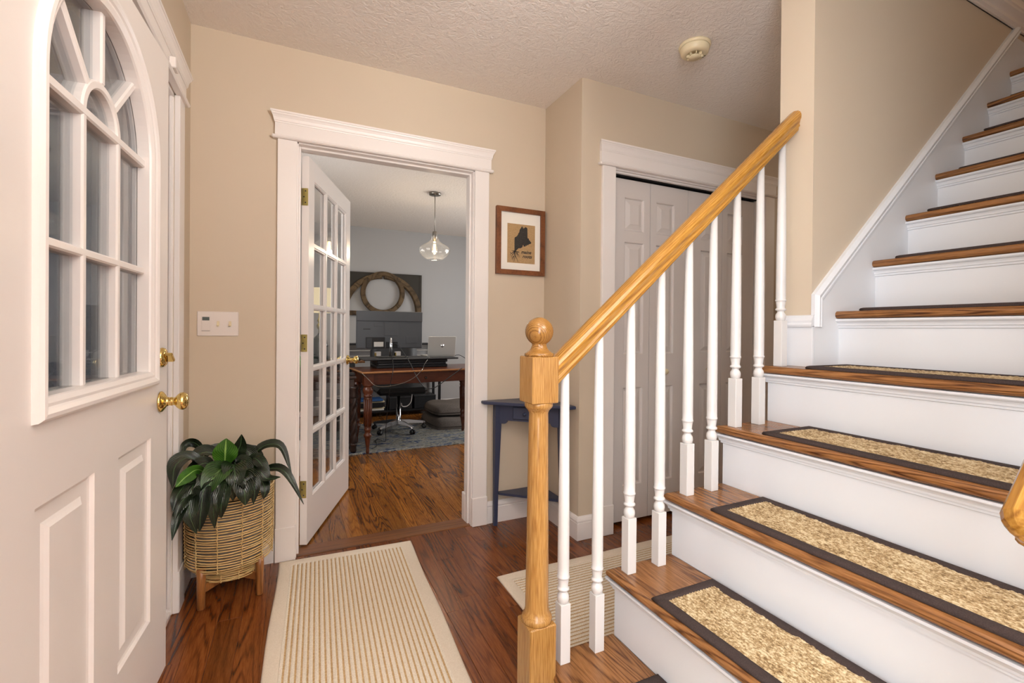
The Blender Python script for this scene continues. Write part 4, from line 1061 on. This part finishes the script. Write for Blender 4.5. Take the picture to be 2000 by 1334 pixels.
# riser and things on it
DZ = .748+RZ
sr = thing('desk_riser', 'black sit-stand desk riser carrying the monitor and laptop', 'desk riser', (1.07, 4.8, DZ), rad(3))
loc(G().bbox(-.36, .36, -.17, .17, 0, .030, .006), 'base_tray', 'black', sr)
loc(G().bbox(-.345, .345, -.165, .165, .031, .050, .004), 'lift_frame', 'charcoal_dark', sr)
loc(G().bbox(-.36, .36, -.17, .17, .051, .080, .006), 'keyboard_deck', 'black', sr)
loc(G().bbox(-.49, .47, -.20, .22, .081, .097, .005), 'top_board', 'charcoal_dark', sr)
BZ = DZ+.097
mo = thing('monitor', 'large dark grey computer monitor seen from the back on the riser', 'monitor', (.88, 4.83, BZ), rad(3))
loc(G().bbox(-.13, .17, -.09, .09, 0, .010, .004), 'stand_base', 'black', mo)
loc(G().tube([(0, -.03, .008), (0, -.035, .20)], .014, 12), 'stand_neck', 'chrome', mo)
sh = loc(G().bbox(-.335, .335, -.012, .014, .092, .470, .006), 'screen_housing', 'charcoal', mo)
hl = lambda g, nm, mt_: local(sh, g, nm, mt_)
hl(G().bbox(-.335, .335, -.020, -.010, .367, .470, .006), 'upper_shell', 'charcoal')
hl(G().bbox(-.06, .078, -.0150, -.0115, .222, .356, .001), 'mount_plate', 'charcoal')
hl(G().bbox(-.165, -.08, -.0142, -.0115, .316, .356, .0008), 'label_plate', 'charcoal')
hl(G().bbox(.16, .28, -.0145, -.0115, .142, .216, .0008), 'label_plate', 'charcoal')
hl(G().bbox(-.27, -.20, -.0130, -.0115, .283, .291, .0005), 'maker_mark', 'black')
hl(G().bbox(-.245, -.055, -.0140, -.0115, .094, .206, .0008), 'port_recess', 'black')
hl(G().bbox(-.045, .075, -.0140, -.0115, .094, .158, .0008), 'port_recess', 'black')
hl(G().bbox(-.235, -.185, -.019, -.0115, .096, .196, .002), 'power_block', 'charcoal_dark')
hl(G().bbox(-.165, -.07, -.018, -.0115, .108, .158, .002), 'port_block', 'silver')
lp_ = thing('laptop', 'open silver laptop with round emblem facing the doorway', 'laptop', (1.412, 4.80, BZ), rad(4))
loc(G().bbox(-.155, .155, -.004, .215, 0, .014, .003), 'keyboard_base', 'silver', lp_)
tl = rad(-8)
fl_ = lambda p: Vector((p[0], -.004+p[1]*math.cos(tl)+p[2]*math.sin(tl), .012-p[1]*math.sin(tl)+p[2]*math.cos(tl)))
ld_ = local(lp_, G().bbox(-.155, .155, -.007, 0, 0, .205, .003).xf(fl_), 'lid', 'silver')
local(ld_, G().lathe([(0, .007), (.0185, .007), (.0185, .0078), (0, .0078)], (0, 0, 0), 24, 'Y').xf(lambda p: fl_(Vector((p[0]+.004, -p[1], p[2]+.108)))), 'emblem', 'chrome')
cu = bpy.data.curves.new('emblem_letters', 'FONT'); cu.body = 'hp'; cu.size = .030; cu.shear = .35; cu.extrude = .0003; cu.materials.append(MT['charcoal_dark'])
o = bpy.data.objects.new('emblem_letters', cu); COL.objects.link(o); o.location = fl_(Vector((-.012, -.0082, .101))); o.rotation_euler = (math.pi/2-tl*-1, 0, 0); meshed(o, ld_, True)
# small things under the monitor
for x, lb in ((.78, 'small white and gold box left of the monitor stand'), (.985, 'small white and gold box right of the monitor stand')):
    b_ = thing('trinket_box', lb, 'box', (x, 4.97, BZ+.0005), .2)
    loc(G().bbox(-.028, .028, -.02, .02, 0, .052, .003), 'box_body', 'white_plastic', b_)
    loc(G().bbox(-.03, -.020, -.021, .021, .004, .04, .003), 'gold_band', 'brass', b_)
# cables
def cable(name, label, pts, mt_, r=.0032):
    o = G().tube(bez(pts, 8), r, 6).make(name, mt_); return tag(o, label, 'cable')
cable('monitor_cable', 'grey cable hanging from the monitor across the desk front', [(.905, 4.79, .998), (.94, 4.72, .985), (1.0, 4.50, .84), (1.027, 4.27, .70), (1.1, 4.262, .602), (1.198, 4.27, .598), (1.351, 4.30, .688), (1.50, 4.36, .768)], 'charcoal_dark', .004)
cable('charger_cable', 'pale cable looping along the desk apron from the laptop', [(1.25, 4.66, .868), (1.16, 4.52, .80), (1.09, 4.32, .770), (1.01, 4.29, .70), (.907, 4.275, .654), (.767, 4.262, .628), (.655, 4.25, .638), (.587, 4.262, .70), (.537, 4.268, .752)], 'nickel', .003)
cable('power_cable', 'thin black cable dropping from the riser to the floor', [(.866, 4.74, .96), (.855, 4.57, .868), (.81, 4.28, .785), (.785, 4.27, .651), (.775, 4.29, .53), (.771, 4.33, .406), (.771, 4.42, .20), (.80, 4.6, .05), (.774, 4.88, .018), (.737, 4.80, .016), (.73, 4.65, .016), (.70, 4.56, .016), (.66, 4.50, .017)], 'black', .003)
o = cable('cord', None, [(1.575, 4.84, BZ+.006), (1.62, 4.80, BZ+.012), (1.67, 4.72, BZ-.03), (1.70, 4.66, DZ+.004), (1.72, 4.62, DZ+.006)], 'black', .003); o.pop('category', None); link(o, lp_)
# chair
CX, CYY = 1.055, 5.24
ch = thing('office_chair', 'black office chair on a chrome five-star base behind the desk', 'chair', (CX, CYY, RZ))
loc(G().lathe([(.0, .06), (.030, .06), (.036, .075), (.034, .11), (.027, .125), (.026, .25), (.019, .252), (.019, .40), (0, .40)], (0, 0, 0), 20), 'column', 'chrome', ch)
for k in range(5):
    a = rad(217+72*k); ca, sa = math.cos(a), math.sin(a)
    f = lambda p: Vector((ca*p[0]-sa*p[1], sa*p[0]+ca*p[1], p[2]))
    secs = [[(r, -w_, z), (r, w_, z), (r, w_*.7, z+h), (r, -w_*.7, z+h)] for r, w_, z, h in ((.02, .024, .075, .045), (.12, .020, .075, .038), (.28, .013, .063, .024), (.30, .011, .062, .018))]
    loc(G().prism(None, secs, True).xf(f), 'base_arm', 'chrome', ch)
    cs = G().tube([(.285, 0, .045), (.285, 0, .07)], .008, 8)
    for dy in (-.016, .016):
        cs.lathe([(0, -.009), (.020, -.009), (.024, -.006), (.024, .006), (.020, .009), (0, .009)], (.29, dy, .0245), 16, 'Y')
    loc(cs.xf(f), 'caster', 'black', ch)
loc(G().bbox(-.12, .12, -.10, .10, .395, .425, .01), 'seat_mechanism', 'black', ch)
loc(G().bbox(-.27, .27, -.24, .25, .425, .50, .03), 'seat', 'black', ch)
bk = G(); secs = []
for z, w_, dy in ((.50, .20, .25), (.56, .24, .26), (.70, .27, .275), (.88, .27, .29), (.93, .24, .30)):
    secs.append([(-w_, dy-.01, z), (-w_*.6, dy+.012, z), (0, dy+.02, z), (w_*.6, dy+.012, z), (w_, dy-.01, z), (w_, dy+.03, z), (0, dy+.065, z), (-w_, dy+.03, z)])
loc(bk.prism(None, secs, True, True), 'backrest', 'charcoal_dark', ch)
cable('white_cord', 'white cord looping under the chair seat', [(CX+.165, 5.30, .44), (CX+.15, 5.29, .32), (CX+.10, 5.27, .272), (CX+.04, 5.24, .278), (CX+.02, 5.20, .32)], 'white_plastic', .005)
# metal shelf unit behind
su = thing('shelf_unit', 'black metal shelf unit along the office back wall', 'shelf', (1.2, 6.34, 0))
for x in (.55, 1.80):
    for y in (6.19, 6.50): G().bbox(x-.016, x+.016, y-.016, y+.016, 0, .96, .003).make('post', 'black', su)
for z, mt_ in ((.055, 'black'), (.44, 'leg_wood'), (.935, 'black')):
    G().bbox(.535, 1.815, 6.18, 6.515, z, z+.022, .002).make('shelf', mt_, su)
for z in (.86, .79): G().bbox(.55, 1.80, 6.185, 6.195, z, z+.012, .002).make('rail', 'silver', su)
def boxy(name, label, cat, x0, x1, y0, y1, z0, z1, mt_, grp=None):
    o = G().bbox(x0, x1, y0, y1, z0, z1, .004).make(name, mt_); return tag(o, label, cat, grp)
def basket(label, x0, x1, z0, h):
    t = thing('storage_basket', label, 'basket', ((x0+x1)/2, 6.33, z0))
    y0, y1 = 6.20, 6.46
    g = G()
    for a in ((x0, x1, y0, y0+.008), (x0, x1, y1-.008, y1), (x0, x0+.008, y0, y1), (x1-.008, x1, y0, y1)): g.box(a[0], a[1], a[2], a[3], z0+.0005, z0+h)
    g.box(x0, x1, y0, y1, z0+.0005, z0+.01); g.make('body', 'black', t)
    lat = G()
    for k in range(9): z = z0+.012+(h-.03)*k/8; lat.box(x0-.003, x1+.003, y0-.005, y0, z, z+.006)
    for k in range(14): x = x0+(x1-x0-.008)*k/13; lat.box(x, x+.008, y0-.007, y0-.004, z0+.004, z0+h)
    o = lat.make('woven_front', 'charcoal_dark', t); o['kind'] = 'stuff'
    G().bbox(x0-.006, x1+.006, y0-.008, y1+.006, z0+h, z0+h+.012, .004).make('rim', 'charcoal_dark', t)
    return t
basket('black woven storage basket right behind the chair column on the lower shelf', 1.13, 1.42, .078, .15)
basket('black woven storage basket beside the grey dog bed on the lower shelf', 1.46, 1.75, .078, .16)
z = .078
for k, (nm, lb, h, mt_, dx) in enumerate((('paper_stack', 'white paper stack lowest on the left shelf', .022, 'paper', 0), ('binder', 'cream binder above the lowest papers on the left shelf', .020, 'ivory', .012), ('black_case', 'black case between the papers on the left shelf', .060, 'black', -.01), ('file_folder', 'manila folders under the blue folder on the left shelf', .022, 'ivory', .01), ('blue_folder', 'bright blue folder on top of the left shelf stack', .022, 'blue_paper', -.012))):
    boxy(nm, lb, 'stationery', .64+dx, 1.06+dx, 6.21+dx, 6.46, z+.0005, z+h, mt_); z += h
boxy('cable_box', 'black box standing on the middle shelf behind the chair', 'box', 1.45, 1.74, 6.22, 6.45, .4625, .60, 'charcoal_dark')
# dog bed and folded blanket
def pillow(name, label, cat, x0, x1, y0, y1, z0, h, seed, rz=0):
    cx, cy = (x0+x1)/2, (y0+y1)/2; nx, ny = 26, 30; g = G(); top = []; rr = random.Random(seed); ph = [rr.uniform(0, 6) for _ in range(6)]
    def hgt(u, v_):
        e = (1-abs(u)**4)*(1-abs(v_)**4)
        return h*max(0, e)**.32*(.92+.07*math.sin(3*u+ph[0])*math.cos(2.4*v_+ph[1])+.04*math.sin(7*u+5*v_+ph[2]))
    for sgn in (1, 0):
        vs = []
        for j in range(ny+1):
            for i in range(nx+1):
                u, v_ = -1+2*i/nx, -1+2*j/ny; k = 1-.12*(u*u*v_*v_)
                vs.append((cx+u*k*(x1-x0)/2, cy+v_*k*(y1-y0)/2, z0+(hgt(u, v_) if sgn else (h*.25 if max(abs(u), abs(v_)) > .97 else .0005))))
        fs = [(j*(nx+1)+i, j*(nx+1)+i+1, (j+1)*(nx+1)+i+1, (j+1)*(nx+1)+i) for j in range(ny) for i in range(nx)]
        g.add(vs, fs, True)
    o = g.make(name, 'fleece'); return tag(o, label, cat)
pillow('dog_bed', 'flat grey dog bed on the office rug beside the desk', 'pet bed', 1.42, 2.25, 5.02, 5.92, RZ, .14, 1)
pillow('folded_blanket', 'grey fleece blanket folded on top of the dog bed', 'blanket', 1.46, 2.2, 5.15, 5.9, RZ+.142, .11, 4)
# reclaimed arch window frame on the back wall
wf = thing('arched_frame', 'weathered wooden arched window frame hung above the monitor', 'wall art', (1.13, 6.571, 1.65))
ax0, ax1, az0, az1 = .55, 1.625, 1.36, 1.915
ac = 1.088
g = G(); NA = 20
# dark spandrel board with arched underside
R_ = .50
top = []; 
pts = [(ax0, az1), (ax0, az0+.02)]
for k in range(NA+1):
    a = math.pi-math.pi*k/NA; pts.append((ac+R_*math.cos(a), az0+.02+.50*math.sin(a)))
pts += [(ax1, az0+.02), (ax1, az1)]
half = NA//2
for side in (0, 1):
    seq = range(0, half) if side == 0 else range(half, NA)
    for k in seq:
        a0, a1 = math.pi-math.pi*k/NA, math.pi-math.pi*(k+1)/NA
        p0 = (ac+R_*math.cos(a0), az0+.02+.50*math.sin(a0)); p1 = (ac+R_*math.cos(a1), az0+.02+.50*math.sin(a1))
        q0x = ax0 if k == 0 else p0[0]; q1x = ax1 if k == NA-1 else p1[0]
        g.prism(None, [[(q0x, d, p0[1]), (q1x, d, p1[1]), (q1x, d, az1), (q0x, d, az1)] for d in (.006, .045)], True)
g.xf(mO).make('spandrel_board', 'old_dark', wf)
def ringpart(name, cx, cz, rx0, rx1, a0, a1, d0, d1, mt_, n_=28):
    secs = []
    for k in range(n_+1):
        a = rad(a0+(a1-a0)*k/n_); ca, sa = math.cos(a), math.sin(a)
        secs.append([(cx+rx0*ca, d0, cz+rx0*sa), (cx+rx1*ca, d0, cz+rx1*sa), (cx+rx1*ca, d1, cz+rx1*sa), (cx+(rx0+.012)*ca, d1+.004, cz+(rx0+.012)*sa), (cx+rx0*ca, d1-.01, cz+rx0*sa)])
    G().prism(None, secs, True).xf(mO).make(name, mt_, wf)
ringpart('arch_member', ac, az0+.02, .455, .53, 0, 88, .01, .062, 'old_wood'); ringpart('arch_member', ac, az0+.02, .455, .53, 92, 180, .01, .062, 'old_wood')
for q in range(4): ringpart('ring_member', ac, 1.64, .232, .294, 47+90*q, 47+90*(q+1)-1.2, .012, .072, 'old_wood')
G().bbox(ax0, ax1, .008, .06, az0-.03, az0+.03, .004).xf(mO).make('bottom_rail', 'old_wood', wf)
G().bbox(ax1-.035, ax1, .006, .05, az0, az1, .004).xf(mO).make('side_rail', 'old_dark', wf)
# pendant
PDX, PDY = 1.275, 4.597
pd = thing('pendant_lamp', 'clear glass pendant lamp with glowing filament bulb in the office', 'lamp', (PDX, PDY, ZC))
G().lathe([(0, ZC), (.058, ZC), (.060, ZC-.006), (.058, ZC-.022), (.03, ZC-.027), (0, ZC-.027)], (PDX, PDY, 0), 28).make('canopy', 'nickel', pd)
G().tube([(PDX, PDY, ZC-.02), (PDX, PDY, 2.13)], .004, 8).make('cord', 'nickel', pd)
G().lathe([(0, 2.14), (.022, 2.138), (.024, 2.10), (.022, 2.05), (0, 2.05)], (PDX, PDY, 0), 18).make('socket', 'nickel', pd)
op = [(.026, 2.125), (.027, 2.115), (.033, 2.08), (.048, 2.045), (.085, 2.015), (.135, 1.99), (.155, 1.967), (.157, 1.945), (.150, 1.92), (.125, 1.89), (.095, 1.868), (.07, 1.855)]
g = G(); n = 36
prof = op+[(max(r-.003, .001), z) for r, z in op[::-1]]
vs = []; fs = []
for r, z in prof:
    for i in range(n): a = 2*math.pi*i/n; vs.append((PDX+r*math.cos(a), PDY+r*math.sin(a), z))
m_ = len(prof)
for a in range(m_):
    b_ = (a+1) % m_
    for i in range(n): fs.append((a*n+i, a*n+(i+1) % n, b_*n+(i+1) % n, b_*n+i))
g.add(vs, fs, True); g.make('glass_shade', 'lamp_glass', pd)
bl = G().lathe([(.012, 2.05), (.013, 2.03), (.022, 2.0), (.030, 1.965), (.029, 1.94), (.018, 1.915), (0, 1.91)], (PDX, PDY, 0), 20).make('bulb', 'lamp_glass', pd)
fg = G()
for k in range(5):
    a = 2*math.pi*k/5; fg.tube([(PDX+.007*math.cos(a), PDY+.007*math.sin(a), 2.01), (PDX+.010*math.cos(a+.6), PDY+.010*math.sin(a+.6), 1.935)], .0032, 5)
fg.make('filament', 'filament', bl)
bulb('office_pendant_bulb', (PDX, PDY, 1.90), 9, (1.0, .84, .62), .03)
# console with rope-twist legs
cn = thing('console_table', 'dark carved console table with rope-twist legs behind the glass door', 'table', (.1, 4.75, RZ))
G().bbox(-.34, .508, 4.40, 4.60, .69, .715, .006).make('top', 'dark_wood', cn)
G().bbox(-.30, .49, 4.42, 4.58, .60, .69, .004).make('apron', 'dark_wood', cn)
for x, y in ((.486, 4.45), (.486, 4.545), (-.28, 4.45), (-.28, 4.545)):
    g = G(); n = 20; vs = []; fs = []; zs = [RZ+.08+(.52-.08)*k/40 for k in range(41)]
    for z in zs:
        for i in range(n): a = 2*math.pi*i/n; r = .030+.0065*math.cos(4*a-z*55); vs.append((x+r*math.cos(a), y+r*math.sin(a), z))
    for k in range(40):
        for i in range(n): fs.append((k*n+i, k*n+(i+1) % n, (k+1)*n+(i+1) % n, (k+1)*n+i))
    g.add(vs, fs, True)
    g.lathe([(0, RZ), (.022, RZ), (.03, RZ+.02), (.026, RZ+.05), (.034, RZ+.07), (.036, RZ+.085)], (x, y, 0), 20)
    g.lathe([(.036, .515), (.042, .525), (.036, .54), (.04, .56), (.036, .58), (.045, .60), (.045, .62)], (x, y, 0), 20)
    g.make('leg', 'dark_wood', cn)
boxy('desk_phone', 'black phone lying on the dark console near the door knob', 'phone', .36, .50, 4.45, 4.55, .7155, .74, 'black')
boxy('book_tray', 'brown tray of papers behind the console phone', 'tray', .30, .66, 5.02, 5.30, .79, .812, 'leg_wood')
o = boxy('file_cabinet', 'dark file cabinet under the brown paper tray', 'cabinet', .28, .56, 5.01, 5.40, RZ, .789, 'black')
for zc in (.2, .45, .68): G().bbox(.36, .48, 5.002, 5.012, zc, zc+.015, .003).make('handle', 'nickel', o)
boxy('tray_papers', 'black folder lying on the brown paper tray', 'stationery', .34, .62, 5.06, 5.27, .8125, .842, 'black')
# table lamp with a green glass base, on a low table by the back wall
lt = thing('lamp_table', 'small dark side table by the office back wall', 'table', (.30, 6.0, 0))
G().bbox(.08, .52, 5.78, 6.22, .66, .69, .005).make('top', 'dark_wood', lt)
for x in (.11, .49):
    for y in (5.81, 6.19): G().bbox(x-.02, x+.02, y-.02, y+.02, 0.0, .66, .003).make('leg', 'dark_wood', lt)
tl_ = thing('table_lamp', 'lit table lamp with green bottle base seen through the glass door', 'lamp', (.30, 5.95, .69))
LX, LY = .26, 5.95
G().lathe([(0, .6905), (.085, .6905), (.092, .70), (.092, .95), (.085, 1.0), (.05, 1.05), (.022, 1.075), (.02, 1.09), (0, 1.09)], (LX, LY, 0), 28).make('bottle_base', 'green_glass', tl_)
G().lathe([(.0, 1.09), (.014, 1.09), (.012, 1.13), (.028, 1.15), (.034, 1.175), (.026, 1.20), (.012, 1.215), (.03, 1.235), (.018, 1.26), (.01, 1.28), (.008, 1.40), (0, 1.40)], (LX, LY, 0), 20).make('stem', 'brass_pale', tl_)
n = 36; vs = []; fs = []
for r, z in ((.20, 1.335), (.165, 1.62), (.163, 1.62), (.198, 1.335)):
    for i in range(n): a = 2*math.pi*i/n; vs.append((LX+r*math.cos(a), LY+r*math.sin(a), z))
for a in range(4):
    b_ = (a+1) % 4
    for i in range(n): fs.append((a*n+i, a*n+(i+1) % n, b_*n+(i+1) % n, b_*n+i))
G().add(vs, fs, True).make('shade', 'shade', tl_)
# tall leafy plant glimpsed through the lower panes
gp = thing('floor_plant', 'tall green leafed plant glimpsed through the lower glass panes', 'plant', (-.02, 4.0, 0))
G().lathe([(0, 0), (.10, 0), (.13, .02), (.15, .22), (.14, .24), (0, .235)], (-.05, 4.0, 0), 24).make('pot', 'white_plastic', gp)
_pp = pp; pp = gp
rg = random.Random(9)
for k in range(7):
    a = 2*math.pi*k/7; r = rg.uniform(.06, .14); h = rg.uniform(.6, .9)
    b0 = Vector((-.05+.02*math.cos(a), 4.0+.02*math.sin(a), .23))
    leaf([b0, b0+Vector((r*.3*math.cos(a), r*.3*math.sin(a), h*.4)), b0+Vector((r*.7*math.cos(a), r*.7*math.sin(a), h*.75)), b0+Vector((r*math.cos(a), r*math.sin(a), h*.85))], .10, 1 if k % 2 else 2, a)
pp = _pp
